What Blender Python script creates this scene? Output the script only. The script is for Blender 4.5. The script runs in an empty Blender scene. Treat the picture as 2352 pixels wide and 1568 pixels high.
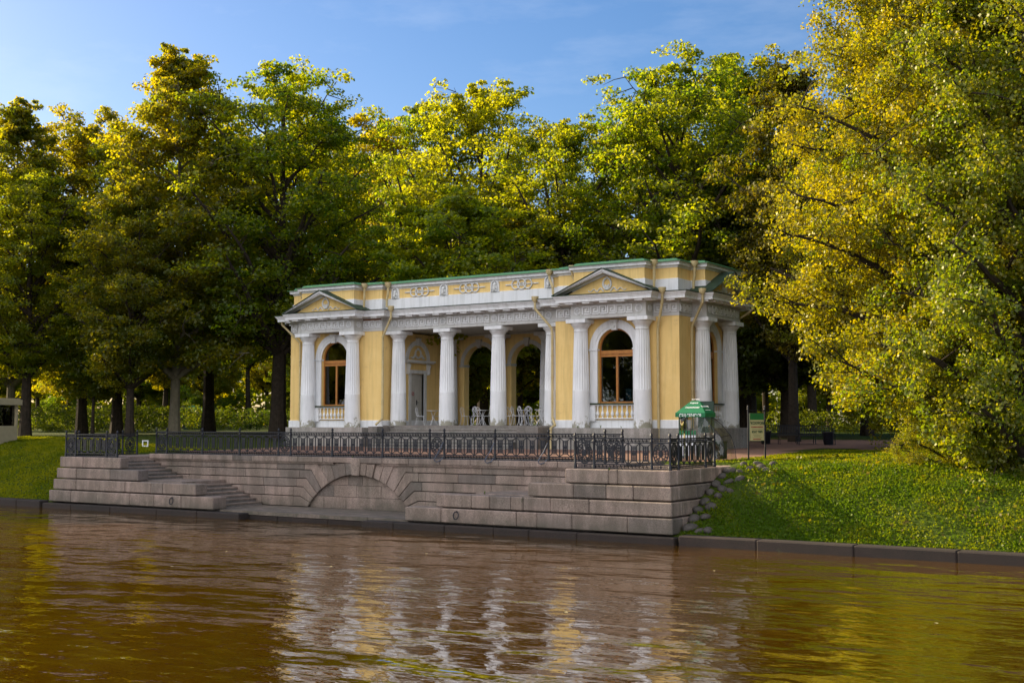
import bpy, bmesh, math, random
import numpy as np
from mathutils import Vector, Matrix
rad = math.radians
sc = bpy.context.scene
# ------------------------------------------------------------------ camera
CAM = (23.57, -46.92, 0.22)
YAW, PITCH = rad(32.9), rad(3.84)
cam_d = bpy.data.cameras.new('camera'); cam_d.sensor_width = 36; cam_d.lens = 36*2785/2352
cam_d.clip_start = 0.1; cam_d.clip_end = 3000
cam = bpy.data.objects.new('camera', cam_d); sc.collection.objects.link(cam)
cam.location = CAM; cam.rotation_euler = (rad(90)+PITCH, 0, YAW)
sc.camera = cam
# ------------------------------------------------------------------ sky and sun
SUN_AZ, SUN_EL = rad(90), rad(23)      # azimuth: left of +Y
w = bpy.data.worlds.new('World'); sc.world = w; w.use_nodes = True
nt = w.node_tree; bg = nt.nodes['Background']
sky = nt.nodes.new('ShaderNodeTexSky'); sky.sky_type = 'NISHITA'; sky.sun_disc = False
sky.sun_elevation = SUN_EL; sky.sun_rotation = -SUN_AZ
sky.air_density = 1.0; sky.dust_density = 1.0; sky.ozone_density = 2.0; sky.altitude = 20
hs = nt.nodes.new('ShaderNodeHueSaturation'); hs.inputs['Saturation'].default_value = 1.3; hs.inputs['Value'].default_value = .68
nt.links.new(sky.outputs[0], hs.inputs['Color'])
# bright unseen cloud added to the sky behind the viewpoint to lighten the shaded front
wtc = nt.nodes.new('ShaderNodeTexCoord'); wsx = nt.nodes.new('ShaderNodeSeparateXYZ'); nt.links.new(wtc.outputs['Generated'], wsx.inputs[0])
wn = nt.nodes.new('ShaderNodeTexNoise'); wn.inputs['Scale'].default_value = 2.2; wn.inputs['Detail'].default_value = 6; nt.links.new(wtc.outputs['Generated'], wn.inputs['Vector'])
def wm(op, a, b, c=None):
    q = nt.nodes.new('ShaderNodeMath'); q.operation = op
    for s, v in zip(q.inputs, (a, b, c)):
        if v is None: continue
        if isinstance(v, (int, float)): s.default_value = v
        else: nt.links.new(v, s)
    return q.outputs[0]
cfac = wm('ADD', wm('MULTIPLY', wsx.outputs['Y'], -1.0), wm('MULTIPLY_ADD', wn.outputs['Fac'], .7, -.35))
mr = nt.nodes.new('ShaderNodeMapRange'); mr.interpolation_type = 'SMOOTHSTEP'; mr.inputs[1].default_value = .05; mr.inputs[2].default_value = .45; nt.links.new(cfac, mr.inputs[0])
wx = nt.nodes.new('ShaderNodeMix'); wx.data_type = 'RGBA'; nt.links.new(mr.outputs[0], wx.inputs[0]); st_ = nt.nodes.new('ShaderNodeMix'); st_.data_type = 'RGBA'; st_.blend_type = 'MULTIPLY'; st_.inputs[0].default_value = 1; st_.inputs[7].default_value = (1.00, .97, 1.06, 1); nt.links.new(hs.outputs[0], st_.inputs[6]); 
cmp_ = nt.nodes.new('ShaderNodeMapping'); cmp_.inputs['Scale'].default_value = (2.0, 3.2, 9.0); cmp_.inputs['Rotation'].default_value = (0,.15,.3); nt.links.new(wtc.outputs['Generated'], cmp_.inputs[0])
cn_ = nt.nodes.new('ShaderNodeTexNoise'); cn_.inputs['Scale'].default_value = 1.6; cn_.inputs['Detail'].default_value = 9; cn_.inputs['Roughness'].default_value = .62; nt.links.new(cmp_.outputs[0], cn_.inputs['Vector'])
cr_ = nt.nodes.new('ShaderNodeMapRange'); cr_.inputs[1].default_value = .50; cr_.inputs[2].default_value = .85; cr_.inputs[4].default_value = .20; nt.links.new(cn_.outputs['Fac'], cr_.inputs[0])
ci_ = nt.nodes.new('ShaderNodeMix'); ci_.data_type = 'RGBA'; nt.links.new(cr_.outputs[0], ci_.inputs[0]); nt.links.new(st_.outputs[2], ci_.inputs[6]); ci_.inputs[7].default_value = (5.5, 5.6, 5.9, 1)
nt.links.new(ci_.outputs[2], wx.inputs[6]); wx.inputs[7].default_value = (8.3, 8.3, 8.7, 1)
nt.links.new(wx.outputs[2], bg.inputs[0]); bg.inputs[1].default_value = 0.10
sd = bpy.data.lights.new('sun', 'SUN'); sd.energy = 5.0; sd.angle = rad(0.5); sd.color = (1.0, 0.80, 0.50)
sun = bpy.data.objects.new('sun', sd); sc.collection.objects.link(sun)
sv = Vector((-math.sin(SUN_AZ)*math.cos(SUN_EL), math.cos(SUN_AZ)*math.cos(SUN_EL), math.sin(SUN_EL)))
sun.rotation_euler = sv.to_track_quat('Z', 'Y').to_euler()
sc.view_settings.view_transform = 'Standard'; sc.view_settings.look = 'None'
sc.view_settings.exposure = 1.18; sc.view_settings.gamma = 1.0
sc.render.engine = 'CYCLES'
cy = sc.cycles
cy.max_bounces = 8; cy.diffuse_bounces = 5; cy.glossy_bounces = 3; cy.transmission_bounces = 4; cy.transparent_max_bounces = 8
cy.use_denoising = True; cy.caustics_reflective = False; cy.caustics_refractive = False
random.seed(4); RNG = np.random.default_rng(11)

# ------------------------------------------------------------------ helpers
def link(o, parent=None):
    sc.collection.objects.link(o)
    if parent is not None: o.parent = parent
    return o
def tag(o, label=None, cat=None, group=None, kind=None):
    if label: o['label'] = label
    if cat: o['category'] = cat
    if group: o['group'] = group
    if kind: o['kind'] = kind
    return o
def empty(name, loc=(0,0,0), rz=0, label=None, cat=None, group=None):
    o = bpy.data.objects.new(name, None); o.empty_display_size = .2
    o.location = loc; o.rotation_euler = (0,0,rz); link(o)
    return tag(o, label, cat, group)
def copy_tree(o, parent=None):
    c = o.copy(); link(c)
    if parent is not None: c.parent = parent
    for ch in list(o.children): copy_tree(ch, c)
    return c
def px_x(px, Y, Z=0.1):                # world x seen at photo column px on the plane y = Y
    lo, hi = -400.0, 200.0
    f = 2785
    for _ in range(50):
        m = (lo+hi)/2
        dx, dy = m-CAM[0], Y-CAM[1]
        a = dx*math.cos(YAW)+dy*math.sin(YAW); g = -dx*math.sin(YAW)+dy*math.cos(YAW)
        c = g*math.cos(PITCH)+(Z-CAM[2])*math.sin(PITCH)
        v = 1176+f*a/c if c > 0.1 else 1e9
        if v < px: lo = m
        else: hi = m
    return lo
def spot(px, D):                       # ground point at photo column px, D metres ahead of the viewpoint
    a = (px-1176)/2785*D
    return (CAM[0]+a*math.cos(YAW)-D*math.sin(YAW), CAM[1]+a*math.sin(YAW)+D*math.cos(YAW))

class MB:
    def __init__(s): s.v = []; s.f = []
    def add(s, vs, fs):
        n = len(s.v); s.v += [tuple(p) for p in vs]; s.f += [tuple(i+n for i in f) for f in fs]
        return s
    def box(s, x0, x1, y0, y1, z0, z1):
        vs = [(x,y,z) for z in (z0,z1) for y in (y0,y1) for x in (x0,x1)]
        return s.add(vs, [(0,2,3,1),(4,5,7,6),(0,1,5,4),(2,6,7,3),(0,4,6,2),(1,3,7,5)])
    def bar(s, p, q, a, b=None, up=(0,0,1)):      # square bar from p to q
        b = a if b is None else b
        p, q = Vector(p), Vector(q); d = (q-p).normalized()
        u = Vector(up)
        if abs(d.dot(u)) > .98: u = Vector((1,0,0))
        r = d.cross(u).normalized(); u = r.cross(d)
        vs = []
        for c in (p, q):
            for i, j in ((-1,-1),(1,-1),(1,1),(-1,1)): vs.append(c+r*i*a/2+u*j*b/2)
        return s.add(vs, [(3,2,1,0),(4,5,6,7),(0,1,5,4),(1,2,6,5),(2,3,7,6),(3,0,4,7)])
    def tube(s, pts, r, n=8, cap=True, closed=False):
        pts = [Vector(p) for p in pts]; m = len(pts)
        rs = r if isinstance(r, (list, tuple)) else [r]*m
        rings = []; ref = None
        for i in range(m):
            if closed: d = pts[(i+1) % m]-pts[i-1]
            else: d = pts[min(i+1, m-1)]-pts[max(i-1, 0)]
            d.normalize()
            if ref is None:
                ref = Vector((0,0,1)) if abs(d.z) < .9 else Vector((1,0,0))
            a = d.cross(ref)
            if a.length < 1e-5: a = d.orthogonal()
            a.normalize(); b = a.cross(d).normalized(); ref = b
            rings.append([pts[i]+(a*math.cos(t)+b*math.sin(t))*rs[i] for t in [2*math.pi*k/n for k in range(n)]])
        vs = [p for ring in rings for p in ring]; fs = []
        for i in range(m if closed else m-1):
            i2 = (i+1) % m
            for k in range(n): fs.append((i*n+k, i*n+(k+1) % n, i2*n+(k+1) % n, i2*n+k))
        if cap and not closed: fs.append(tuple(range(n-1,-1,-1))); fs.append(tuple((m-1)*n+k for k in range(n)))
        return s.add(vs, fs)
    def lathe(s, prof, c=(0,0,0), n=16, cap=True):
        vs = []; fs = []
        for r, z in prof:
            for k in range(n):
                t = 2*math.pi*k/n; vs.append((c[0]+r*math.cos(t), c[1]+r*math.sin(t), c[2]+z))
        for i in range(len(prof)-1):
            for k in range(n): fs.append((i*n+k, i*n+(k+1) % n, (i+1)*n+(k+1) % n, (i+1)*n+k))
        if cap: fs.append(tuple(range(n-1,-1,-1))); fs.append(tuple((len(prof)-1)*n+k for k in range(n)))
        return s.add(vs, fs)
    def ellip(s, c, r, n=10, m=7):
        prof = [(math.sin(math.pi*i/m), -math.cos(math.pi*i/m)) for i in range(m+1)]
        prof[0] = (.02, -1); prof[-1] = (.02, 1)
        t = MB().lathe(prof, n=n)
        return s.add([(c[0]+p[0]*r[0], c[1]+p[1]*r[1], c[2]+p[2]*r[2]) for p in t.v], t.f)
    def prism(s, poly, fn, d0, d1):              # poly in (u,v); fn(u,v,d) -> point
        n = len(poly)
        vs = [fn(u, v, d0) for u, v in poly]+[fn(u, v, d1) for u, v in poly]
        return s.add(vs, [tuple(range(n)), tuple(range(2*n-1, n-1, -1))]+[(i, i+n, (i+1) % n+n, (i+1) % n) for i in range(n)])
    def ring(s, fn, c, ro, ri, d0, d1, n=24, a0=0, a1=2*math.pi, sy=1.0):
        full = abs(a1-a0-2*math.pi) < 1e-6
        ts = [a0+(a1-a0)*i/n for i in range(n+1)]
        if full: ts = ts[:-1]
        vs = []
        for t in ts:
            for r, d in ((ro, d0), (ro, d1), (ri, d1), (ri, d0)):
                vs.append(fn(c[0]+r*math.cos(t), c[1]+r*math.sin(t)*sy, d))
        m = len(ts); fs = []
        for i in range(m if full else m-1):
            j = (i+1) % m
            for k in range(4): fs.append((i*4+k, j*4+k, j*4+(k+1) % 4, i*4+(k+1) % 4))
        if not full: fs.append((0,1,2,3)); fs.append(((m-1)*4+3, (m-1)*4+2, (m-1)*4+1, (m-1)*4))
        return s.add(vs, fs)
    def xf(s, fn): s.v = [tuple(fn(*p)) for p in s.v]; return s
    def merge(s, o): return s.add(o.v, o.f)
    def build(s, name, m, parent=None, smooth=False, bevel=0, loc=None, rz=0):
        me = bpy.data.meshes.new(name); me.from_pydata(s.v, [], s.f)
        bm = bmesh.new(); bm.from_mesh(me)
        bmesh.ops.recalc_face_normals(bm, faces=bm.faces)
        if bevel: bmesh.ops.bevel(bm, geom=bm.edges[:]+bm.verts[:], offset=bevel, segments=1, affect='EDGES', clamp_overlap=True)
        bm.to_mesh(me); bm.free(); me.update()
        if smooth:
            me.polygons.foreach_set('use_smooth', [True]*len(me.polygons))
            try: me.set_sharp_from_angle(angle=rad(35))
            except Exception: pass
        me.materials.append(m)
        o = bpy.data.objects.new(name, me); link(o, parent)
        if loc: o.location = loc
        if rz: o.rotation_euler = (0,0,rz)
        return o
def sweep(mb, outline, prof):        # closed counter-clockwise outline, profile of (outset, z)
    n = len(outline); mit = []
    for i in range(n):
        p0, p1, p2 = Vector(outline[i-1]), Vector(outline[i]), Vector(outline[(i+1) % n])
        a = (p1-p0).normalized(); b = (p2-p1).normalized()
        na, nb = Vector((a.y, -a.x)), Vector((b.y, -b.x))
        mit.append((na+nb)/(1+na.dot(nb)))
    vs = []
    for o, z in prof:
        for i in range(n): vs.append((outline[i][0]+mit[i].x*o, outline[i][1]+mit[i].y*o, z))
    fs = []
    for k in range(len(prof)-1):
        for i in range(n): fs.append((k*n+i, k*n+(i+1) % n, (k+1)*n+(i+1) % n, (k+1)*n+i))
    return mb.add(vs, fs)
def npmesh(name, V, F, m, parent=None, tint=None, smooth=False):
    me = bpy.data.meshes.new(name); k = F.shape[1]
    me.vertices.add(len(V)); me.vertices.foreach_set('co', V.astype(np.float32).ravel())
    me.loops.add(F.size); me.loops.foreach_set('vertex_index', F.astype(np.int32).ravel())
    me.polygons.add(len(F)); me.polygons.foreach_set('loop_start', (np.arange(len(F))*k).astype(np.int32))
    me.polygons.foreach_set('loop_total', np.full(len(F), k, np.int32))
    if smooth: me.polygons.foreach_set('use_smooth', np.ones(len(F), bool))
    me.update(calc_edges=True)
    if tint is not None:
        a = me.attributes.new('tint', 'FLOAT', 'FACE'); a.data.foreach_set('value', tint.astype(np.float32))
    me.materials.append(m)
    o = bpy.data.objects.new(name, me); link(o, parent)
    return o

# ------------------------------------------------------------------ materials
def newmat(name):
    m = bpy.data.materials.new(name); m.use_nodes = True
    t = m.node_tree; b = t.nodes['Principled BSDF']; return m, t, b
def N(t, kind, **kw):
    n = t.nodes.new(kind)
    for k, v in kw.items():
        if k in n.inputs.keys() if isinstance(k, str) else False: n.inputs[k].default_value = v
        else: setattr(n, k, v)
    return n
def coords(t, scale=(1,1,1), obj=False):
    tc = t.nodes.new('ShaderNodeTexCoord'); mp = t.nodes.new('ShaderNodeMapping')
    mp.inputs['Scale'].default_value = scale
    if obj: t.links.new(tc.outputs['Object'], mp.inputs[0])
    else:
        g = t.nodes.new('ShaderNodeNewGeometry'); t.links.new(g.outputs['Position'], mp.inputs[0])
    return mp.outputs[0]
def noise(t, co, scale, detail=4, rough=.6):
    n = t.nodes.new('ShaderNodeTexNoise'); n.inputs['Scale'].default_value = scale
    n.inputs['Detail'].default_value = detail; n.inputs['Roughness'].default_value = rough
    t.links.new(co, n.inputs['Vector']); return n.outputs['Fac']
def ramp(t, fac, stops):
    r = t.nodes.new('ShaderNodeValToRGB'); e = r.color_ramp.elements
    while len(e) < len(stops): e.new(.5)
    for i, (p, c) in enumerate(stops): e[i].position = p; e[i].color = (*c, 1) if len(c) == 3 else c
    t.links.new(fac, r.inputs[0]); return r.outputs[0]
def mix(t, fac, a, b, mode='MIX'):
    n = t.nodes.new('ShaderNodeMix'); n.data_type = 'RGBA'; n.blend_type = mode
    for s, v in ((n.inputs[0], fac), (n.inputs[6], a), (n.inputs[7], b)):
        if hasattr(v, 'links') or isinstance(v, bpy.types.NodeSocket): t.links.new(v, s)
        elif isinstance(v, (int, float)): s.default_value = v
        else: s.default_value = (*v, 1)
    return n.outputs[2]
def bump(t, b, h, dist, strength=1.0):
    n = t.nodes.new('ShaderNodeBump'); n.inputs['Distance'].default_value = dist; n.inputs['Strength'].default_value = strength
    t.links.new(h, n.inputs['Height']); t.links.new(n.outputs[0], b.inputs['Normal'])
def paint(name, col, dark, rough=.7, sc_=1.2, amt=(.35,.75), spec=.3, bumpd=.004, streak=True, dirt=None, dirt_amt=(.62,.72)):
    m, t, b = newmat(name)
    co = coords(t)
    f = noise(t, co, sc_, 6, .65)
    c = ramp(t, f, [(amt[0], dark), (amt[1], col)])
    if streak:
        cs = coords(t, (5, 5, .35)); g = noise(t, cs, 1.3, 4, .6)
        s = ramp(t, g, [(.3, (.84,.84,.82)), (.52, (1,1,1))]); c = mix(t, 1.0, c, s, 'MULTIPLY')
    if dirt:
        d = ramp(t, noise(t, co, 1.9, 7, .72), [(dirt_amt[0], (0,0,0)), (dirt_amt[1], (1,1,1))])
        c = mix(t, d, c, dirt)
    t.links.new(c, b.inputs['Base Color']); b.inputs['Roughness'].default_value = rough
    b.inputs['Specular IOR Level'].default_value = spec
    bump(t, b, noise(t, co, 30, 4, .6), bumpd, .6)
    return m
M = {}
M['yellow'] = paint('yellow plaster', (.82,.60,.25), (.75,.53,.20), .85, dirt=(.55,.39,.18), dirt_amt=(.60,.80))
M['white'] = paint('white lime paint', (.78,.79,.80), (.68,.70,.72), .75, dirt=(.36,.35,.31), dirt_amt=(.68,.76))
def col_mat():
    m = paint('white column paint', (.78,.79,.80), (.68,.70,.72), .75, dirt=(.36,.35,.31), dirt_amt=(.70,.78)); m.name = 'white column paint'
    t = m.node_tree; b = t.nodes['Principled BSDF']; src = b.inputs['Base Color'].links[0].from_socket
    tc = t.nodes.new('ShaderNodeTexCoord'); sx = t.nodes.new('ShaderNodeSeparateXYZ'); t.links.new(tc.outputs['Object'], sx.inputs[0])
    q = t.nodes.new('ShaderNodeMapRange'); q.inputs[1].default_value = .75; q.inputs[2].default_value = .0; q.inputs[3].default_value = 0; q.inputs[4].default_value = .34; t.links.new(sx.outputs[2], q.inputs[0])
    ad = t.nodes.new('ShaderNodeMath'); t.links.new(q.outputs[0], ad.inputs[0]); t.links.new(noise(t, coords(t), 2.6, 7, .7), ad.inputs[1])
    f = ramp(t, ad.outputs[0], [(.72, (0,0,0)), (.80, (1,1,1))])
    t.links.new(mix(t, f, src, (.30,.29,.23)), b.inputs['Base Color']); return m
M['column'] = col_mat()
M['cream'] = paint('cream relief paint', (.72,.73,.72), (.60,.61,.60), .8, dirt=(.30,.29,.25), dirt_amt=(.64,.76))
M['shadowwhite'] = paint('shaded loggia white', (.55,.54,.50), (.45,.44,.41), .8)  # white paint darkened to put loggia shade into the ceiling and arch trim
M['greenroof'] = paint('green sheet roof', (.11,.29,.12), (.06,.20,.085), .45, 2.0, spec=.5)
M['mossroof'] = paint('mossy green flashing', (.05,.09,.05), (.02,.035,.02), .7, 3.0)
M['pipe'] = paint('cream pipe paint', (.60,.50,.28), (.45,.36,.18), .5, 3.0, dirt=(.14,.10,.04), dirt_amt=(.60,.70))
M['wood'] = paint('orange varnished wood', (.45,.20,.045), (.33,.13,.03), .4, 4.0)
M['door'] = paint('grey white door paint', (.52,.51,.46), (.42,.41,.37), .6)
M['iron'] = paint('black painted iron', (.010,.013,.022), (.005,.006,.010), .5, 6.0, spec=.35, streak=False)
M['bluebar'] = paint('worn blue grey iron', (.10,.12,.17), (.05,.06,.09), .45, 6.0, streak=False)
M['whitemetal'] = paint('white enamel', (.75,.76,.78), (.62,.63,.66), .4, 6.0, streak=False)
M['slat'] = paint('old bench planks', (.05,.045,.04), (.02,.02,.018), .6, 6.0)
def granite(name, a, b_, wet=False, rough=.75, isl=.30, streak=.35, mossc=(.045,.05,.025), band=False):
    m, t, b = newmat(name); co = coords(t)
    f = ramp(t, noise(t, co, 48, 3, .8), [(.34, tuple(c*.45 for c in b_)), (.47, b_), (.62, a), (.70, tuple(min(1, c*1.25) for c in a))])
    big = ramp(t, noise(t, co, .7, 6, .65), [(.32, (.68,.70,.66)), (.62, (1.08,1.02,1.0))])
    c = mix(t, 1, f, big, 'MULTIPLY')
    g = t.nodes.new('ShaderNodeNewGeometry'); ri_ = ramp(t, g.outputs['Random Per Island'], [(0, (1-isl,1-isl*.95,1-isl*.9)), (.5, (1,.97,.95)), (1, (1+isl*.25,1+isl*.12,1+isl*.1))])
    c = mix(t, 1, c, ri_, 'MULTIPLY')
    st = coords(t, (1.3, 1.3, .30)); s = ramp(t, noise(t, st, 1.4, 7, .75), [(.44, (.35,.35,.30)), (.60, (1,1,1))])
    c = mix(t, streak, c, s, 'MULTIPLY')
    moss = ramp(t, noise(t, co, 1.6, 7, .75), [(.62, (0,0,0)), (.74, (1,1,1))])
    c = mix(t, moss, c, mossc)
    if band:
        g2 = t.nodes.new('ShaderNodeSeparateXYZ'); t.links.new(co, g2.inputs[0])
        r2 = t.nodes.new('ShaderNodeMapRange'); r2.inputs[1].default_value = -2.60; r2.inputs[2].default_value = -3.02; t.links.new(g2.outputs[2], r2.inputs[0])
        a2 = t.nodes.new('ShaderNodeMath'); a2.operation = 'MULTIPLY'; t.links.new(r2.outputs[0], a2.inputs[0]); t.links.new(ramp(t, noise(t, co, 2.0, 6, .7), [(.35, (.2,.2,.2)), (.6, (1,1,1))]), a2.inputs[1])
        c = mix(t, a2.outputs[0], c, (.085,.075,.055))
    t.links.new(c, b.inputs['Base Color']); b.inputs['Roughness'].default_value = rough
    bump(t, b, noise(t, co, 42, 6, .7), .012, .9)
    return m
M['granite'] = granite('pink grey granite', (.42,.345,.30), (.26,.212,.185), streak=.55, isl=.38, band=True)
M['granite_wet'] = granite('dark wet granite', (.040,.026,.019), (.018,.012,.010), rough=.85)
M['granite_dark'] = granite('weathered grey stone and riser shade', (.30,.285,.27), (.17,.165,.155))
M['cobble'] = granite('grey cobble', (.10,.092,.082), (.055,.05,.045))
M['plinth'] = granite('pale limestone plinth', (.46,.46,.45), (.34,.335,.32), isl=.1, streak=.45)
M['relief_ground'] = paint('grey frieze ground', (.58,.58,.56), (.46,.46,.45), .8, dirt=(.25,.24,.21), dirt_amt=(.62,.76))  # greyer than the relief so the key pattern stands out

def grass_mat():
    m, t, b = newmat('lawn grass'); co = coords(t)
    f = noise(t, co, .35, 6, .65); g = noise(t, co, 9, 5, .7)
    c = ramp(t, f, [(.3, (.034,.050,.003)), (.55, (.050,.080,.004)), (.75, (.085,.085,.006))])
    c2 = ramp(t, g, [(.3, (.45,.45,.45)), (.6, (1.15,1.15,1.15))]); c = mix(t, 1, c, c2, 'MULTIPLY')
    brown = ramp(t, noise(t, co, 1.3, 6, .7), [(.58, (0,0,0)), (.70, (1,1,1))]); c = mix(t, brown, c, (.075,.052,.014))
    t.links.new(c, b.inputs['Base Color']); b.inputs['Roughness'].default_value = .9
    b.inputs['Specular IOR Level'].default_value = .15
    bump(t, b, g, .08, 1); return m
M['grass'] = grass_mat()
M['path'] = paint('reddish gravel', (.24,.135,.095), (.17,.095,.07), .95, 2.5, streak=False, bumpd=.01)
M['bark'] = paint('dark bark', (.055,.040,.028), (.022,.017,.012), .95, 5.0, streak=True, bumpd=.03)
M['palebark'] = paint('pale grey bark', (.17,.15,.105), (.10,.09,.06), .95, 5.0, streak=True, bumpd=.02)
def leaf_mat(name, d1, d2, t1, t2, trans=.55, gl=.025):
    m = bpy.data.materials.new(name); m.use_nodes = True; t = m.node_tree; t.nodes.clear()
    a = t.nodes.new('ShaderNodeAttribute'); a.attribute_name = 'tint'
    oi = t.nodes.new('ShaderNodeObjectInfo')
    ad = t.nodes.new('ShaderNodeMath'); ad.operation = 'MULTIPLY_ADD'; ad.inputs[1].default_value = .5; 
    t.links.new(oi.outputs['Random'], ad.inputs[0]); t.links.new(a.outputs['Fac'], ad.inputs[2])
    sb = t.nodes.new('ShaderNodeMath'); sb.operation = 'SUBTRACT'; sb.inputs[1].default_value = .25; t.links.new(ad.outputs[0], sb.inputs[0])
    f = sb.outputs[0]
    cd = ramp(t, f, [(.1, d1), (.9, d2)]); ct = ramp(t, f, [(.1, t1), (.9, t2)])
    D = t.nodes.new('ShaderNodeBsdfDiffuse'); T = t.nodes.new('ShaderNodeBsdfTranslucent'); G = t.nodes.new('ShaderNodeBsdfGlossy')
    G.inputs['Roughness'].default_value = .42; G.inputs['Color'].default_value = (.85,.85,.6,1)
    t.links.new(cd, D.inputs[0]); t.links.new(ct, T.inputs[0])
    x = t.nodes.new('ShaderNodeMixShader'); x.inputs[0].default_value = trans
    t.links.new(D.outputs[0], x.inputs[1]); t.links.new(T.outputs[0], x.inputs[2])
    y = t.nodes.new('ShaderNodeMixShader'); y.inputs[0].default_value = gl
    t.links.new(x.outputs[0], y.inputs[1]); t.links.new(G.outputs[0], y.inputs[2])
    o = t.nodes.new('ShaderNodeOutputMaterial'); t.links.new(y.outputs[0], o.inputs[0]); return m
M['leaf'] = leaf_mat('park leaves', (.018,.038,.003), (.050,.060,.003), (.26,.34,.006), (.85,.66,.006), .58)
M['leaf_green'] = leaf_mat('green leaves', (.018,.045,.003), (.045,.070,.003), (.22,.38,.006), (.75,.70,.006), .58)
M['leaf_maple'] = leaf_mat('maple leaves', (.022,.058,.004), (.065,.095,.004), (.25,.42,.006), (.70,.68,.006), .58)
M['leaf_dark'] = leaf_mat('dark leaves', (.016,.036,.008), (.034,.055,.006), (.10,.17,.006), (.28,.30,.006), .45)
M['leaf_gold'] = leaf_mat('yellowing lime leaves', (.050,.080,.004), (.15,.135,.005), (.26,.36,.004), (.68,.54,.004), .52, .035)
M['leaf_copper'] = leaf_mat('copper leaves', (.040,.045,.004), (.09,.065,.005), (.20,.22,.004), (.45,.32,.004), .5)
M['clover'] = leaf_mat('clover and grass blades', (.040,.085,.003), (.170,.180,.004), (.16,.26,.004), (.50,.46,.004), .4, .01)
def water_mat():
    m = bpy.data.materials.new('brown canal water'); m.use_nodes = True; t = m.node_tree; t.nodes.clear()
    D = t.nodes.new('ShaderNodeBsdfDiffuse'); G = t.nodes.new('ShaderNodeBsdfGlossy'); G.inputs['Roughness'].default_value = 0.015
    co = coords(t); D.inputs[0].default_value = (.066,.028,.0008,1)
    t.links.new(ramp(t, noise(t, co, .12, 4, .6), [(.35, (.140,.066,.0012)), (.65, (.20,.086,.0012))]), D.inputs[0])
    c1 = coords(t, (.55, 1.0, 1)); c2 = coords(t, (1.0, 1.7, 1)); c1.node.inputs['Rotation'].default_value = (0,0,-.35)
    n0 = noise(t, c1, .42, 2, .5); n1 = noise(t, c1, 1.0, 2, .5); n2 = noise(t, c2, 1.9, 3, .5); n3 = noise(t, c2, 12, 2, .5)
    wind = ramp(t, noise(t, co, .16, 3, .5), [(.38, (.55,.55,.55)), (.62, (1.25,1.25,1.25))])
    def mm(a, k, bb):
        q = t.nodes.new('ShaderNodeMath'); q.operation = 'MULTIPLY_ADD'; t.links.new(a, q.inputs[0]); q.inputs[1].default_value = k
        if bb is None: q.inputs[2].default_value = 0
        else: t.links.new(bb, q.inputs[2])
        return q.outputs[0]
    fine = mm(n2, .35, mm(n3, .014, None)); q = t.nodes.new('ShaderNodeMath'); q.operation = 'MULTIPLY'; t.links.new(fine, q.inputs[0]); t.links.new(wind, q.inputs[1])
    h = mm(n0, 2.2, mm(n1, 1.1, q.outputs[0]))
    bn = t.nodes.new('ShaderNodeBump'); bn.inputs['Distance'].default_value = .066; t.links.new(h, bn.inputs['Height'])
    F = t.nodes.new('ShaderNodeFresnel'); F.inputs[0].default_value = 1.36
    for n_ in (G, F): t.links.new(bn.outputs[0], n_.inputs['Normal'])
    k = t.nodes.new('ShaderNodeMath'); k.operation = 'MULTIPLY'; k.inputs[1].default_value = .85; t.links.new(F.outputs[0], k.inputs[0])
    x = t.nodes.new('ShaderNodeMixShader'); t.links.new(k.outputs[0], x.inputs[0]); t.links.new(D.outputs[0], x.inputs[1]); t.links.new(G.outputs[0], x.inputs[2])
    o = t.nodes.new('ShaderNodeOutputMaterial'); t.links.new(x.outputs[0], o.inputs[0]); return m
M['water'] = water_mat()
def simple(name, col, rough=.6, spec=.5, **kw):
    m, t, b = newmat(name); b.inputs['Roughness'].default_value = rough; b.inputs['Specular IOR Level'].default_value = spec
    co = coords(t); c = ramp(t, noise(t, co, 4, 4), [(.3, tuple(c*.85 for c in col)), (.7, col)])
    t.links.new(c, b.inputs['Base Color'])
    for k, v in kw.items(): b.inputs[k].default_value = v
    return m
def glass_mat(name, tint=(.8,.85,.82), k=1.0, rough=.01):
    m = bpy.data.materials.new(name); m.use_nodes = True; t = m.node_tree; t.nodes.clear()
    G = t.nodes.new('ShaderNodeBsdfGlossy'); G.inputs['Roughness'].default_value = rough
    T = t.nodes.new('ShaderNodeBsdfTransparent'); T.inputs[0].default_value = (*tint, 1)
    F = t.nodes.new('ShaderNodeFresnel'); F.inputs[0].default_value = 1.5*k
    x = t.nodes.new('ShaderNodeMixShader'); t.links.new(F.outputs[0], x.inputs[0])
    t.links.new(T.outputs[0], x.inputs[1]); t.links.new(G.outputs[0], x.inputs[2])
    o = t.nodes.new('ShaderNodeOutputMaterial'); t.links.new(x.outputs[0], o.inputs[0])
    co = coords(t); bn = t.nodes.new('ShaderNodeBump'); bn.inputs['Distance'].default_value = .004
    t.links.new(noise(t, co, 1.5, 2), bn.inputs['Height'])
    t.links.new(bn.outputs[0], G.inputs['Normal']); return m
M['glass'] = glass_mat('window glass', (.55,.6,.58), 1.15)
M['film'] = glass_mat('clear plastic film', (.80,.80,.76), 1.1, .12)
bn_ = [n for n in M['film'].node_tree.nodes if n.type == 'BUMP'][0]; bn_.inputs['Distance'].default_value = .12
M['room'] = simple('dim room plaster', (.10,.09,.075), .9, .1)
M['tentgreen'] = simple('green awning cloth', (.006,.15,.055), .55, .4)
M['signcream'] = simple('cream sign board', (.62,.55,.30), .5)
M['signgreen'] = simple('green sign band', (.02,.17,.05), .5)
M['red'] = simple('red print', (.35,.03,.04), .6)
M['ink'] = simple('dark green lettering', (.02,.07,.035), .6)
M['textwhite'] = simple('white lettering', (.8,.82,.8), .6)
M['banner'] = simple('pale banner strip', (.62,.66,.72), .5)
M['darkgreen'] = simple('dark green metal', (.008,.035,.02), .5)
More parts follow.
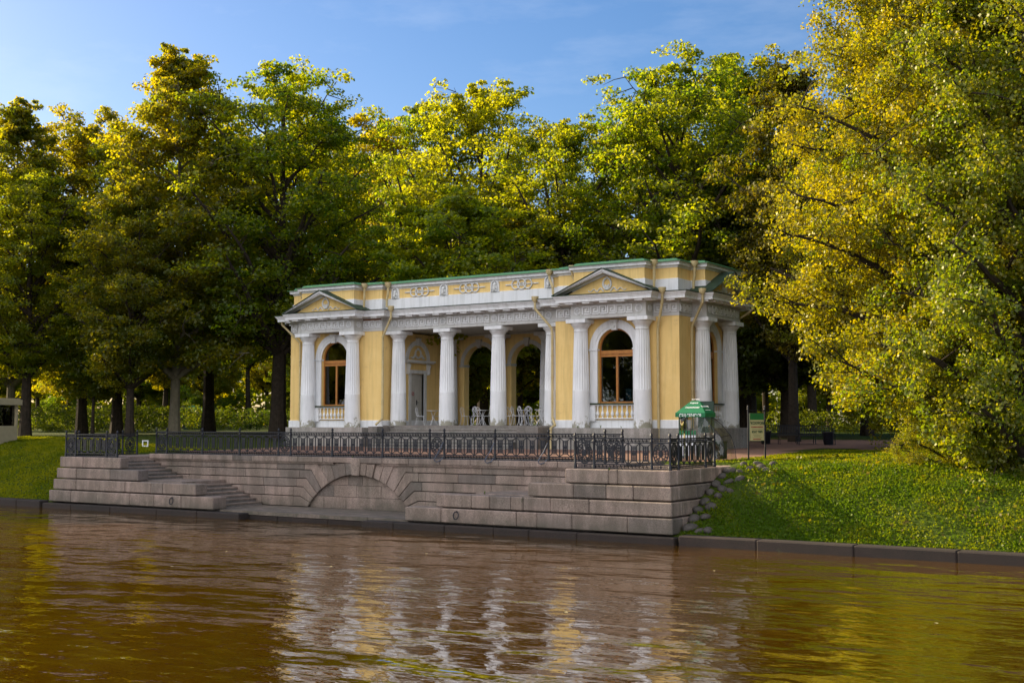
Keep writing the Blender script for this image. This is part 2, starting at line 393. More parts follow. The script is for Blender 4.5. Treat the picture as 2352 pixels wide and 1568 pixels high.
M['kiosk'] = simple('beige kiosk boards', (.48,.40,.24), .7)
M['pinkflower'] = simple('pink petals', (.45,.12,.22), .6)
M['blue'] = simple('blue card', (.10,.25,.42), .5)
M['rust'] = simple('bare brick patch', (.22,.085,.03), .9, .1)
# ------------------------------------------------------------------ pavilion
def stroke(mb, fn, pts, w, d0, d1):
    n = len(pts); L = []; R_ = []
    P = [Vector(p) for p in pts]
    for i in range(n):
        a = (P[i]-P[i-1]).normalized() if i else (P[1]-P[0]).normalized()
        b = (P[i+1]-P[i]).normalized() if i < n-1 else a
        na, nb = Vector((-a.y, a.x)), Vector((-b.y, b.x)); m = (na+nb)/(1+na.dot(nb)+1e-9)
        L.append(P[i]+m*w/2); R_.append(P[i]-m*w/2)
    vs = []
    for d in (d0, d1):
        for q in L+R_: vs.append(fn(q.x, q.y, d))
    k = 2*n; fs = []
    for i in range(n-1):
        fs.append((k+i, k+i+1, k+n+i+1, k+n+i)); fs.append((i, i+1, k+i+1, k+i)); fs.append((n+i, n+i+1, k+n+i+1, k+n+i))
    fs.append((0, n, k+n, k)); fs.append((n-1, 2*n-1, k+2*n-1, k+n-1))
    mb.add(vs, fs)
def edge_fn(p0, p1, off=0.0):
    a = (Vector(p1)-Vector(p0)).normalized(); n = Vector((a.y, -a.x))
    return lambda u, v, d: (p0[0]+a.x*u+n.x*(d+off), p0[1]+a.y*u+n.y*(d+off), v)
def key_run(mb_, fn, u0, u1, **kw):
    mb = MB(); key_run0(mb, fn, u0, u1, **kw); mb.build('meander_relief', M['white'], pav)
def key_run0(mb, fn, u0, u1, z0=5.0, h=.33, unit=.42, w=.055, dep=.045):
    n = max(1, round((u1-u0)/unit)); s = (u1-u0)/n
    for i in range(n):
        b = u0+i*s
        pts = [(b+.03, z0), (b+.03, z0+h), (b+s*.86, z0+h), (b+s*.86, z0+h*.28), (b+s*.42, z0+h*.28), (b+s*.42, z0+h*.64), (b+s*.62, z0+h*.64)]
        stroke(mb, fn, pts, w, 0.001, dep)
        stroke(mb, fn, [(b+s*.14+.03, z0), (b+s*.98, z0)], w*.9, 0.001, dep)
def rosette(mb, fn, u, v, r=.165):
    mb.ring(fn, (u, v), r, r*.80, .001, .035, 18); mb.ring(fn, (u, v), r*.66, r*.56, .001, .02, 16)
    mb.ring(fn, (u, v), r*.16, .005, .001, .045, 8)
    for k in range(8):
        t = 2*math.pi*k/8; mb.ring(fn, (u+r*.34*math.cos(t), v+r*.34*math.sin(t)), r*.11, .004, .001, .03, 6)
XW0, XW1, XE0, XE1 = -20.9, -14.75, -4.65, 1.5
YF, YB = .35, 6.65
CL, CR = -17.85, -1.58
OUT = [(XW0,YF),(CL-1.85,YF),(CL-1.85,-.35),(CL+1.85,-.35),(CL+1.85,YF),(XW1,YF),(XW1,.65),(XE0,.65),(XE0,YF),
       (CR-1.85,YF),(CR-1.85,-.35),(CR+1.85,-.35),(CR+1.85,YF),(XE1,YF),(XE1,1.65),(2.2,1.65),(2.2,5.35),(XE1,5.35),(XE1,YB),
       (XW0,YB),(XW0,5.35),(-21.6,5.35),(-21.6,1.65),(XW0,1.65)]
pav = empty('pavilion', (0,0,0), 0, 'yellow and white classical garden pavilion with fluted columns and a green roof', 'pavilion')
COLX = (-14.2,-11.2,-8.2,-5.2)
def off_out(d):
    mb = MB(); sweep(mb, OUT, [(d, 0)]); return [(p[0], p[1]) for p in mb.v]
# --- walls
def FR(y): return lambda u, v, d: (u, y+d, v)
def wall_arch(mb, fn, u0, u1, v0, v1, ops, d0, d1, rect=False):
    cur = u0
    for uc, hw, sill, spring in sorted(ops):
        mb.prism([(cur,v0),(uc-hw,v0),(uc-hw,v1),(cur,v1)], fn, d0, d1)
        if sill > v0+.01: mb.prism([(uc-hw,v0),(uc+hw,v0),(uc+hw,sill),(uc-hw,sill)], fn, d0, d1)
        n = 1 if rect else 22
        for i in range(n):
            ua, ub = uc-hw*math.cos(math.pi*i/n), uc-hw*math.cos(math.pi*(i+1)/n)
            va, vb = (spring, spring) if rect else (spring+hw*math.sin(math.pi*i/n), spring+hw*math.sin(math.pi*(i+1)/n))
            mb.prism([(ua,va),(ub,vb),(ub,v1),(ua,v1)], fn, d0, d1)
        cur = uc+hw
    mb.prism([(cur,v0),(u1,v0),(u1,v1),(cur,v1)], fn, d0, d1)
WIN = (.88, 1.08, 3.5)
wl = MB(); T = .34
wall_arch(wl, FR(YF), XE0, XE1, 0, 4.82, [(CR, *WIN)], 0, T)
wall_arch(wl, FR(YF), XW0, XW1, 0, 4.82, [(CL, *WIN)], 0, T)
EA = lambda u, v, d: (XE1-d, u, v)
WE = lambda u, v, d: (XW0+d, u, v)
wall_arch(wl, EA, YF+T, YB, 0, 4.82, [(3.5, *WIN)], 0, T)
wall_arch(wl, WE, YF+T, YB, 0, 4.82, [(3.5, *WIN)], 0, T)
LD = lambda u, v, d: (XW1-d, u, v)
wall_arch(wl, LD, YF+T, YB, 0, 4.82, [(3.25, .55, .1, 2.75)], 0, T, rect=True)
wl.box(XE0, XE0+T, YF+T, YB, 0, 4.82)
wl.box(XE0+T, XE1-T, YB-T, YB, 0, 4.82); wl.box(XW0+T, XW1-T, YB-T, YB, 0, 4.82)
YA = 6.0
wall_arch(wl, FR(YA), XW1, XE0, .1, 4.82, [(x, 1.0, .1, 3.3) for x in (-12.7,-9.7,-6.7)], 0, .45)
wl.build('wall', M['yellow'], pav)
# interior back drop walls painted dim, set inside the rooms
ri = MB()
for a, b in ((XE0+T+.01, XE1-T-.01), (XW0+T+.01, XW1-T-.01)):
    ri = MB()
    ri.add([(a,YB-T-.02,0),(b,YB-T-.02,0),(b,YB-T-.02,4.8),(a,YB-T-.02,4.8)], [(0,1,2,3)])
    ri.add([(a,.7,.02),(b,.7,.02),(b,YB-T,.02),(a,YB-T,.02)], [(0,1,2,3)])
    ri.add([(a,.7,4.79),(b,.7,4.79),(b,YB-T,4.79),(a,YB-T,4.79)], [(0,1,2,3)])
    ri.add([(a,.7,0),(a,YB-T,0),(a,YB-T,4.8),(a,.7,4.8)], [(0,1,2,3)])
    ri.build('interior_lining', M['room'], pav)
# white base band
bb = MB()
BO = [(XE0,YF),(XE1,YF),(XE1,YB),(XE0,YB)]; sweep(bb, BO, [(-.2,0),(.05,.0),(.05,.32),(.03,.35),(-.2,.36)]); bb.build('base_band', M['white'], pav); bb = MB()
BW = [(XW0,YF),(XW1,YF),(XW1,YB),(XW0,YB)]; sweep(bb, BW, [(-.2,0),(.05,.0),(.05,.32),(.03,.35),(-.2,.36)])
bb.build('base_band', M['white'], pav)
# granite plinths
def plinth(out):
    pl = MB()
    sweep(pl, out, [(.16,-1.3),(.16,-.36),(.15,-.35),(.15,-.34),(.16,-.33),(.16,-.01),(.14,.0)])
    mb = MB(); sweep(mb, out, [(.14,0)]); n = len(mb.v); pl.add(mb.v, [tuple(range(n))]); pl.build('stone_plinth', M['plinth'], pav)
plinth([(CR-2.45,YF),(CR-2.45,-.42),(CR+2.0,-.42),(CR+2.0,YF),(XE1,YF),(XE1,1.5),(2.25,1.5),(2.25,5.5),(XE1,5.5),(XE1,YB),(XE0,YB),(XE0,YF)])
plinth([(CL-2.0,YF),(CL-2.0,-.42),(CL+2.45,-.42),(CL+2.45,YF),(XW1,YF),(XW1,YB),(XW0,YB),(XW0,5.5),(-21.65,5.5),(-21.65,1.5),(XW0,1.5),(XW0,YF)])
fl = MB(); fl.box(XW1-.02, XE0+.02, .42, 6.8, -1.3, .1); fl.build('loggia_floor', M['granite_dark'], pav)
st = MB(); nz = MB()
for i in range(7):
    z = .1-(i+1)*.145; y1 = .42-i*.31
    st.box(-14.0, -6.0, y1-.31, y1-.0, -1.3, z-.03); nz.box(-14.02, -5.98, y1-.335, y1-.003, z-.03, z)
sto = st.build('front_steps', M['granite_dark'], pav); nz.build('step_treads', M['plinth'], sto)
ck = MB(); ck.box(-14.58, -14.03, -.9, .415, -1.3, .05); ck.build('step_cheek', M['granite_dark'], pav, bevel=.015); ck = MB(); ck.box(-5.97, -4.83, -.9, .415, -1.3, .05)
ck.build('step_cheek', M['granite_dark'], pav, bevel=.015)
# --- columns
def column_mesh(H=4.82, z0=0.0, y_flute=1.63):
    mb = MB(); nf = 20; n = nf*4; prof = []
    def R0(z):
        t = (z-z0)/(4.35-z0); return .405-.105*t**1.35
    zs = [z0, z0+.8, y_flute-.02, y_flute+.02, y_flute+.06, 2.4, 3.2, 3.9, 4.22, 4.26]
    rows = []
    for z in zs:
        r = R0(z); fl_ = y_flute+.03 <= z <= 4.23
        row = []
        for k in range(n):
            t = 2*math.pi*k/n; ph = k % 4
            rr = r-(0 if not fl_ else (0, .022, .030, .022)[ph])
            row.append((rr*math.cos(t), rr*math.sin(t), z))
        rows.append(row)
    vs = [p for r_ in rows for p in r_]; fs = []
    for i in range(len(rows)-1):
        for k in range(n): fs.append((i*n+k, i*n+(k+1) % n, (i+1)*n+(k+1) % n, (i+1)*n+k))
    mb.add(vs, fs)
    c = MB().lathe([(.30,4.255),(.315,4.27),(.315,4.30),(.302,4.31),(.302,4.37),(.32,4.39),(.325,4.42),(.335,4.43),(.38,4.50),(.44,4.57),(.455,4.615),(.44,4.63)], n=40)
    c.box(-.49, .49, -.49, .49, 4.63, 4.80)
    return mb, c
cm, cc = column_mesh()
shaft = cm.build('column', M['column'], pav, smooth=True); cap = cc.build('capital', M['white'], shaft, smooth=True)
shaft.location = (CR+1.5, 0, 0)
def col(x, y, z=0, s=1):
    c = shaft.copy(); link(c, pav); c.location = (x, y, z); c.scale = (1, 1, s)
    k = cap.copy(); link(k, c); return c
for x in (CR-1.55, CL-1.5, CL+1.5): col(x, 0)
for x in COLX: col(x, 1.0, .1, .978); 
for x in COLX: col(x, 5.45, .1, .978)
for y in (2.0, 5.0): col(1.85, y); col(-21.25, y)
# --- entablature
en = MB(); sweep(en, OUT, [(-.72,5.2),(-.72,4.82),(.022,4.82),(.022,4.925),(.0,4.93),(.0,5.37),(.03,5.385),(.03,5.43),(.07,5.47),(.07,5.50)])
en.build('frieze', M['relief_ground'], pav)
co_ = MB(); sweep(co_, OUT, [(.07,5.498),(.50,5.515),(.50,5.63),(.525,5.64),(.53,5.685),(.56,5.70),(.60,5.775),(.605,5.80),(.3,5.83)])
co_.build('cornice', M['white'], pav)
fs_ = MB(); sweep(fs_, OUT, [(.30,5.825),(.64,5.806),(.64,5.835),(.30,5.87),(-.3,5.95)]); fs_.build('cornice_flashing', M['mossroof'], pav)
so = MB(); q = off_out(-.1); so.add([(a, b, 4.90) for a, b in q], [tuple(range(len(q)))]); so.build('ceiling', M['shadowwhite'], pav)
ky = None
class _RO: pass
ro = None
def ros(fn, u, v, r=.165):
    b = MB(); rosette(b, fn, u, v, r); b.build('rosette_relief', M['white'], pav)
nO = len(OUT)
for i in range(nO):
    p0, p1 = Vector(OUT[i]), Vector(OUT[(i+1) % nO]); L = (p1-p0).length
    if p0.y > 6 and p1.y > 6: continue
    fn = edge_fn(p0, p1)
    prev = Vector(OUT[i-1]); nxt = Vector(OUT[(i+2) % nO])
    d = (p1-p0).normalized(); cv0 = (p0-prev).cross(d) if False else ((p0-prev).x*d.y-(p0-prev).y*d.x)
    cv1 = d.x*(nxt-p1).y-d.y*(nxt-p1).x
    a = -.30 if cv0 > 0 else .55; b = L+.30 if cv1 > 0 else L-.55
    if b-a > .3:
        n = max(1, round((b-a)/.82)); s = (b-a)/n
        for k in range(n):
            mu = MB(); u = a+s*(k+.5); mu.prism([(u-.19,5.44),(u+.19,5.44),(u+.19,5.515),(u-.19,5.515)], fn, .075, .44); mu.build('mutule', M['white'], pav)
    if abs(L-3.7) < .01:
        ros(fn, .33, 5.155); ros(fn, L-.33, 5.155); key_run(ky, fn, .58, L-.60)
    elif abs(L-.7) < .01: ros(fn, .35, 5.155, .15)
    elif L > 9:
        us = [0]+[x-p0.x for x in COLX]+[L]
        for u in us[1:-1]: ros(fn, u, 5.155)
        for k in range(1, len(us)-2): key_run(ky, fn, us[k]+.25, us[k+1]-.25)
    elif L > 1: key_run(ky, fn, .06, L-.06)
mu.build('mutule_blocks', M['white'], pav)
br = MB(); br.prism([(-15.95,5.37),(-15.2,5.33),(-14.8,5.38),(-14.8,5.43),(-15.95,5.43)], FR(YF-.035), -.003, .01)
br.build('bare_brick_patch', M['rust'], pav)
# --- attic
at = MB(); sweep(at, OUT, [(-.1,5.85),(-.1,6.96)]); at.build('attic_wall', M['yellow'], pav)
ab = MB(); sweep(ab, OUT, [(-.1,5.84),(-.05,5.84),(-.05,6.42),(-.1,6.44)]); ab.build('attic_base', M['white'], pav)
ac = MB(); sweep(ac, OUT, [(-.1,6.90),(-.07,6.91),(-.07,6.95),(-.03,6.97),(-.02,6.99),(.06,7.0),(.06,7.10),(.09,7.12),(.10,7.15),(-.1,7.16)]); ac.build('attic_cornice', M['white'], pav)
rf = MB(); sweep(rf, OUT, [(-.05,7.155),(.17,7.150),(.17,7.17),(-.08,7.20),(-.14,7.29),(-.3,7.33)])
q = off_out(-.3); rf.add([(a, b, 7.33) for a, b in q], [tuple(range(len(q)))])
roof = rf.build('roof', M['greenroof'], pav)
rc = MB()
rc.add([(XW0+1.2,1.6,7.33),(XE1-1.2,1.6,7.33),(XE1-1.2,5.4,7.33),(XW0+1.2,5.4,7.33),(XW0+3,3.5,7.58),(XE1-3,3.5,7.58)], [(0,1,5,4),(1,2,5),(2,3,4,5),(3,0,4)])
rc.build('roof_ridge', M['greenroof'], roof)
# --- pediments
def pediment(fn, w=2.42, z0=5.87, z1=6.90):
    # fn(u, v, d): u across, v up, d outward from the frieze plane
    ty = MB(); ty.prism([(-w+.35,z0),(w-.35,z0),(0,z1-.16)], fn, -.15, .02); ty.build('tympanum', M['yellow'], pav)
    rk = MB(); sl = (z1-z0)/w
    for s in (-1, 1):
        for (t0, t1, dd) in ((0, .085, .52), (.085, .15, .46), (.15, .215, .10)):
            rk.prism([(s*w*1.0, z0-t0*.0 - (t0*1.1 if t0 else 0)+.0), (0, z1-t0*1.1), (0, z1-t1*1.1), (s*w, z0-t1*1.1)], fn, .02 if dd > .2 else .021, dd)
    # clip anything under the cornice top
    rk.v = [p if p[2] > z0-.02 else (p[0], p[1], z0-.02) for p in rk.v]
    rk.build('raking_cornice', M['white'], pav)
    gr = MB()
    for s in (-1, 1):
        gr.prism([(s*(w+.10), z0-.035), (0, z1+.012), (0, z1+.045), (s*(w+.10), z0-.005)], fn, -.62, .58)
    gr.build('pediment_roof', M['mossroof'], pav)
    wr = MB(); cz = z0+.42
    pts = [fn(.20*math.cos(t), cz+.245*math.sin(t), .05) for t in [2*math.pi*k/22 for k in range(22)]]
    wr.tube(pts, [.040+.010*(k % 2) for k in range(22)], 7, closed=True)
    wr.ellip(fn(0, cz+.30, .05), (.05,.05,.05), 7, 5)
    for k in range(-2, 3):
        t = k*.5; wr.tube([fn(0, cz-.24, .04), fn(.09*math.sin(t), cz-.13, .07), fn(.13*math.sin(t), cz-.05+.02*abs(k), .05)], [.012,.028,.012], 6)
    for s in (-1, 1):
        pp = []
        for k in range(25):
            q_ = k/24; amp = .16*(1-q_*.45)
            pp.append(fn(s*(.16+q_*.78), z0+.10+amp*.5*(1-math.cos(q_*math.pi*4.6)), .045))
        wr.tube(pp, [.030-.012*k/24 for k in range(25)], 6)
    wr.build('wreath_relief', M['cream'], pav, smooth=True)
pediment(lambda u, v, d: (CR+u, -.35-d, v)); pediment(lambda u, v, d: (CL+u, -.35-d, v))
pediment(lambda u, v, d: (2.2+d, 3.5+u, v)); pediment(lambda u, v, d: (-21.6-d, 3.5+u, v))
# --- niches with heads and ring ornaments on the attic
hd = []
for x in COLX:
    fr = MB(); f_ = FR(.75); g_ = lambda u, v, d: (u, .75-d, v)
    fr.ring(g_, (x, 6.76), .235, .175, .0, .09, 16, 0, math.pi); 
    for s in (-1, 1): fr.prism([(x+s*.175,6.42),(x+s*.235,6.42),(x+s*.235,6.76),(x+s*.175,6.76)], g_, 0, .09)
    bk = MB(); bk.prism([(x-.174,6.42),(x+.174,6.42),(x+.174,6.76)]+[(x+.174*math.cos(t), 6.76+.174*math.sin(t)) for t in [math.pi*k/12 for k in range(1,12)]]+[(x-.174,6.76)], g_, .002, .012)
    fo = fr.build('niche', M['white'], pav); bk.build('niche_back', M['cream'], fo)
    h = MB(); c = (x, .66, 6.66)
    h.ellip(c, (.082,.09,.11)); h.lathe([(.10,0),(.085,.05),(.05,.10),(.02,.15)], (x,.67,6.735), 10)
    h.ellip((x,.60,6.56), (.065,.05,.10)); h.ellip((x,.575,6.655), (.016,.022,.032), 6, 5)
    for s in (-1, 1): h.ellip((x+s*.034,.588,6.685), (.016,.012,.012), 6, 5); h.ellip((x+s*.10,.68,6.60), (.045,.05,.13)); h.tube([(x+s*.015,.575,6.615),(x+s*.05,.575,6.59),(x+s*.06,.59,6.55)], .013, 5)
    h.ellip((x,.67,6.47), (.15,.06,.06)); h.build('herm_head', M['cream'], fo, smooth=True)
for i in range(3):
    x = (COLX[i]+COLX[i+1])/2; r = MB(); g_ = lambda u, v, d: (u, .75-d, v); zc = 6.70
    for k, dx in enumerate((-.34, 0, .34)):
        rr = .215 if k != 1 else .235
        r.tube([(x+dx+rr*math.cos(t), .71-.012*(k == 1), zc+rr*math.sin(t)) for t in [2*math.pi*j/22 for j in range(22)]], .034, 7, closed=True)
    rosette(r, g_, x, zc, .10)
    r.tube([(x-.62,.72,zc),(x-.22,.72,zc)], .022, 6); r.tube([(x+.22,.72,zc),(x+.62,.72,zc)], .022, 6)
    for s in (-1, 1): r.tube([(x+s*.60,.72,zc),(x+s*.70,.72,zc),(x+s*.88,.72,zc),(x+s*.93,.72,zc)], [.02,.035,.030,.012], 6)
    r.build('ring_ornament', M['cream'], pav, smooth=True)
# --- arched windows
def window(fn, lit=False):
    cs = MB(); hw, sill, sp = WIN
    for s in (-1, 1):
        cs.prism([(s*.885,1.10),(s*1.27,1.10),(s*1.27,3.42),(s*.885,3.42)], fn, -.25, .06)
        cs.prism([(s*.87,3.42),(s*1.31,3.42),(s*1.31,3.50),(s*.87,3.50)], fn, -.24, .10)
        cs.prism([(s*.95,.30),(s*1.29,.30),(s*1.29,1.02),(s*.95,1.02)], fn, .0, .16)
    cs.ring(fn, (0, 3.50), 1.27, 1.0, 0, .06, 26, 0, math.pi); cs.ring(fn, (0, 3.50), 1.0, .885, 0, .035, 26, 0, math.pi)
    cs.build('window_casing', M['white'], pav)
    ks = MB(); ks.prism([(-.12,4.30),(.12,4.30),(.17,4.68),(-.17,4.68)], fn, .02, .17); ks.prism([(-.20,4.68),(.20,4.68),(.20,4.75),(-.20,4.75)], fn, .02, .22)
    for s in (-1, 1): ks.ring(fn, (s*.10, 4.62), .06, .01, .17, .20, 8)
    ks.ring(fn, (0, 4.46), .055, .01, .17, .21, 8); ks.build('keystone', M['cream'], pav)
    sl = MB(); sl.prism([(-1.33,1.03),(1.33,1.03),(1.33,1.09),(-1.33,1.09)], fn, -.2, .22); sl.build('window_sill', M['mossroof'], pav)
    f = MB(); D0, D1 = -.24, -.15
    f.prism([(-.88,1.09),(-.81,1.09),(-.81,3.5),(-.88,3.5)], fn, D0, D1); f.prism([(.81,1.09),(.88,1.09),(.88,3.5),(.81,3.5)], fn, D0, D1)
    f.prism([(-.81,1.09),(.81,1.09),(.81,1.16),(-.81,1.16)], fn, D0, D1)
    f.prism([(-.81,3.14),(.81,3.14),(.81,3.24),(-.81,3.24)], fn, D0, D1+.02); f.prism([(-.81,3.26),(.81,3.26),(.81,3.42),(-.81,3.42)], fn, D0, D1+.03)
    f.ring(fn, (0, 3.5), .88, .81, D0, D1, 26, 0, math.pi); f.prism([(-.05,1.16),(.05,1.16),(.05,3.14),(-.05,3.14)], fn, D0, D1+.01)
    f.prism([(-.06,3.24),(.06,3.24),(.06,3.27),(-.06,3.27)], fn, D0, D1+.04)
    fo = f.build('window', M['wood'], pav)
    for poly in ([(-.80,1.17),(-.055,1.17),(-.055,3.13),(-.80,3.13)], [(.055,1.17),(.80,1.17),(.80,3.13),(.055,3.13)],
                 [(-.80,3.43),(.80,3.43)]+[(.80*math.cos(t), 3.5+.80*math.sin(t)) for t in [math.pi*k/20 for k in range(21)]]):
        g = MB(); g.prism(poly, fn, -.205, -.197); g.build('pane', M['glass'], fo)
    # balustrade below the sill
    b = MB(); b.prism([(-.95,.98),(.95,.98),(.95,1.03),(-.95,1.03)], fn, .03, .15); b.prism([(-.95,.40),(.95,.40),(.95,.44),(-.95,.44)], fn, .03, .15)
    bo = b.build('balustrade', M['white'], pav)
    pb = MB().lathe([(.035,.44),(.035,.48),(.02,.50),(.05,.53),(.075,.60),(.068,.66),(.035,.74),(.025,.80),(.035,.90),(.03,.93),(.045,.95),(.045,.98)], n=12)
    pb.v = [(p[0], p[1], p[2]) for p in pb.v]; pr = None
    for k in range(8):
        u = -.85+k*.243; c = fn(u, 0, .09)
        if pr is None: pr = pb.build('baluster', M['white'], bo, smooth=True); o = pr
        else: o = pr.copy(); link(o, bo)
        o.location = (c[0], c[1], 0)
        pg = MB(); 
window(lambda u, v, d: (CR+u, YF-d, v)); window(lambda u, v, d: (CL+u, YF-d, v))
window(lambda u, v, d: (XE1+d, 3.5+u, v)); window(lambda u, v, d: (XW0-d, 3.5+u, v))
# --- arcade trim
for x in (-12.7,-9.7,-6.7):
    g_ = lambda u, v, d: (x+u, YA-d, v); t = MB()
    t.ring(g_, (0,3.3), 1.22, 1.02, 0, .06, 24, 0, math.pi)
    for s in (-1, 1): t.prism([(s*.98,3.18),(s*1.28,3.18),(s*1.28,3.30),(s*.98,3.30)], g_, -.47, .09)
    t.prism([(-.10,4.18),(.10,4.18),(.15,4.55),(-.15,4.55)], g_, .0, .15); t.prism([(-.17,4.55),(.17,4.55),(.17,4.61),(-.17,4.61)], g_, 0, .19)
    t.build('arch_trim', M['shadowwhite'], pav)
# --- door in the loggia end wall
g_ = lambda u, v, d: (XW1+d, 3.25+u, v)
ds = MB()
for s in (-1, 1):
    ds.prism([(s*.55,.1),(s*.75,.1),(s*.75,2.95),(s*.55,2.95)], g_, -.12, .06)
    ds.prism([(s*.78,2.72),(s*.92,2.72),(s*.92,3.30),(s*.78,3.30)], g_, 0, .14); ds.tube([g_(s*.85,3.22,.19), g_(s*.85,3.0,.15), g_(s*.85,2.75,.14)], [.07,.05,.06], 8)
ds.prism([(-.55,2.77),(.55,2.77),(.55,2.95),(-.55,2.95)], g_, -.12, .06)
ds.prism([(-1.12,3.30),(1.12,3.30),(1.12,3.36),(-1.12,3.36)], g_, 0, .26); ds.prism([(-1.18,3.36),(1.18,3.36),(1.18,3.44),(-1.18,3.44)], g_, 0, .33)
ds.ring(g_, (0,3.46), 1.02, .80, 0, .07, 24, 0, math.pi)
ds.prism([(-.10,4.22),(.10,4.22),(.15,4.6),(-.15,4.6)], g_, 0, .16)
dso = ds.build('door_surround', M['cream'], pav)
wr = MB(); wr.tube([g_(.24*math.cos(t), 3.80+.22*math.sin(t), .06) for t in [2*math.pi*k/16 for k in range(16)]], .05, 6, closed=True)
for s in (-1, 1): wr.tube([g_(s*.1,3.62,.06), g_(s*.3,3.70,.08), g_(s*.45,3.56,.06), g_(s*.62,3.60,.04)], [.06,.07,.06,.02], 6)
wr.ellip(g_(0,4.05,.06), (.06,.06,.06)); wr.build('wreath_relief', M['cream'], dso, smooth=True)
dr = MB(); dr.prism([(-.54,.1),(.54,.1),(.54,2.76),(-.54,2.76)], g_, -.20, -.10)
for s in (-1, 1):
    for z0, z1 in ((.22,.75),(.87,1.35),(1.47,1.95),(2.07,2.35),(2.42,2.66)):
        dr.prism([(s*.08,z0),(s*.46,z0),(s*.46,z1),(s*.08,z1)], g_, -.10, -.075)
dr.prism([(-.02,.1),(.02,.1),(.02,2.76),(-.02,2.76)], g_, -.10, -.07)
dro = dr.build('door', M['door'], pav, bevel=.008)
hh = MB(); hh.prism([(.04,1.15),(.09,1.15),(.09,1.40),(.04,1.40)], g_, -.1, -.06); hh.tube([g_(.06,1.28,-.04), g_(.18,1.28,-.03)], .014, 6); hh.build('handle', M['iron'], dro)
ns = MB(); ns.ring(g_, (-.27,1.72), .10, .075, -.074, -.066, 18); ns.prism([(-.34,1.665),(-.325,1.65),(-.20,1.775),(-.215,1.79)], g_, -.074, -.067)
ns.build('no_smoking_sign', M['red'], dro)
# --- rainwater pipes
def pipe(pts, hopper=True):
    mb = MB(); r = .058
    mb.tube(pts, r, 10)
    if hopper:
        x, y, z = pts[0]; mb.lathe([(.062,-.22),(.075,-.2),(.16,-.07),(.16,.0),(.17,.01),(.17,.06),(.15,.06)], (x,y,z), 14)
    for a, b in zip(pts[:-1], pts[1:]):
        a, b = Vector(a), Vector(b); L = (b-a).length; k = max(1, int(L/.95))
        for i in range(k):
            c = a.lerp(b, (i+.12)/k if k > 1 else .08); d = (b-a).normalized()
            mb.tube([c-d*.018, c+d*.018], r+.014, 10)
    mb.build('rainwater_pipe', M['pipe'], pav, smooth=True)
pipe([(.45,.12,7.19),(.45,.12,6.4),(.43,.12,6.0)])
pipe([(1.78,1.38,7.18),(1.78,1.38,6.6),(1.70,1.42,6.3),(1.70,1.42,6.0)])
pipe([(-5.0,.40,7.16),(-5.0,.40,6.80),(-4.72,.22,6.40),(-4.70,.22,6.05)])
pipe([(-3.62,.10,7.22),(-3.62,.10,6.85),(-3.50,.12,6.6)])
pipe([(-15.75,.15,7.17),(-15.75,.15,6.5),(-15.78,.15,6.0)])
pipe([(-14.45,.42,7.17),(-14.45,.42,6.6),(-14.52,.42,6.4),(-14.52,.42,6.0)])
pipe([(-19.95,.12,7.10),(-19.95,.12,6.8),(-19.85,.12,6.55)])
pipe([(1.03,-.30,5.92),(1.03,-.30,5.40),(.60,.20,4.45),(.56,.22,4.2),(.56,.22,-1.02)])
pipe([(2.30,1.02,5.92),(2.30,1.02,5.40),(1.66,1.36,4.45),(1.62,1.38,4.2),(1.62,1.38,-1.02)])
pipe([(-5.50,-.05,5.92),(-5.50,-.05,5.42),(-4.80,.20,4.55),(-4.76,.23,4.35),(-4.76,.23,.45),(-4.45,-.05,.12),(-4.33,-.62,-.0),(-4.33,-.66,-.95)])
pipe([(-13.88,-.05,5.92),(-13.88,-.05,5.40),(-14.58,.2,4.50),(-14.60,.23,4.30),(-14.60,.23,.45),(-14.85,.0,.12)])
pipe([(-21.45,.2,5.75),(-21.40,.2,5.40),(-20.12,.22,4.38),(-20.10,.22,.3)], False)
pipe([(2.75,5.75,5.50),(2.55,5.62,5.28),(1.75,5.60,4.80),(1.70,5.60,-1.0)], False)
# ------------------------------------------------------------------ terrain
def sm(a, b, x): 
    t = np.clip((x-a)/(b-a), 0, 1); return t*t*(3-2*t)
def H(x, y):
    x = np.asarray(x, float); y = np.asarray(y, float)
    far = -1.08+.14*sm(-9, 2, y)+.40*sm(3, 30, y)+.45*sm(30, 120, y)
    far = far+.22*sm(9, 13, x)*sm(-10, -6, y)*(1-sm(0, 8, y))+.45*(1-sm(-30, -22, x))*sm(-13, -6, y)*(1-sm(10, 40, y))
    t = np.clip((y+14.62)/5.4, 0, 1)
    sl = -3.02+(far+3.02)*np.sin(t*math.pi/2)**1.15
    z = np.where(y < -9.22, sl, far)
    bumpy = .035*np.sin(x*1.7+y*.9)*np.sin(y*2.1-x*.6)
    z = z+np.where((y > -14) & ((x > 8.6) | (x < -20.8)) & (y < -5), bumpy, 0)
    z = np.where(y < -14.7, -4.4, z)
    z = np.where((x > -19.95) & (x < 8.12) & (y < -9.3), -4.4, z)
    z = np.where((x > -20.6) & (x < 1.2) & (y > .9) & (y < 6.4), -1.2, z)
    return z
def Hf(x, y): return float(H(x, y))
def grid(xs, ys, dz, name, m):
    X, Y = np.meshgrid(xs, ys, indexing='ij'); Z = H(X, Y)+dz
    V = np.stack([X, Y, Z], -1).reshape(-1, 3); nx, ny = len(xs), len(ys)
    I = np.arange(nx*ny).reshape(nx, ny)
    F = np.stack([I[:-1,:-1], I[1:,:-1], I[1:,1:], I[:-1,1:]], -1).reshape(-1, 4)
    return npmesh(name, V, F, m, smooth=True)
xs = np.concatenate([np.linspace(-700,-120,16), np.linspace(-110,-32,40), np.linspace(-31,-20.2,24), [-20.0,-19.9], np.linspace(-19.5,8.0,40), [8.11,8.16], np.linspace(8.4,34,86), np.linspace(35,90,30), np.linspace(100,500,10)])
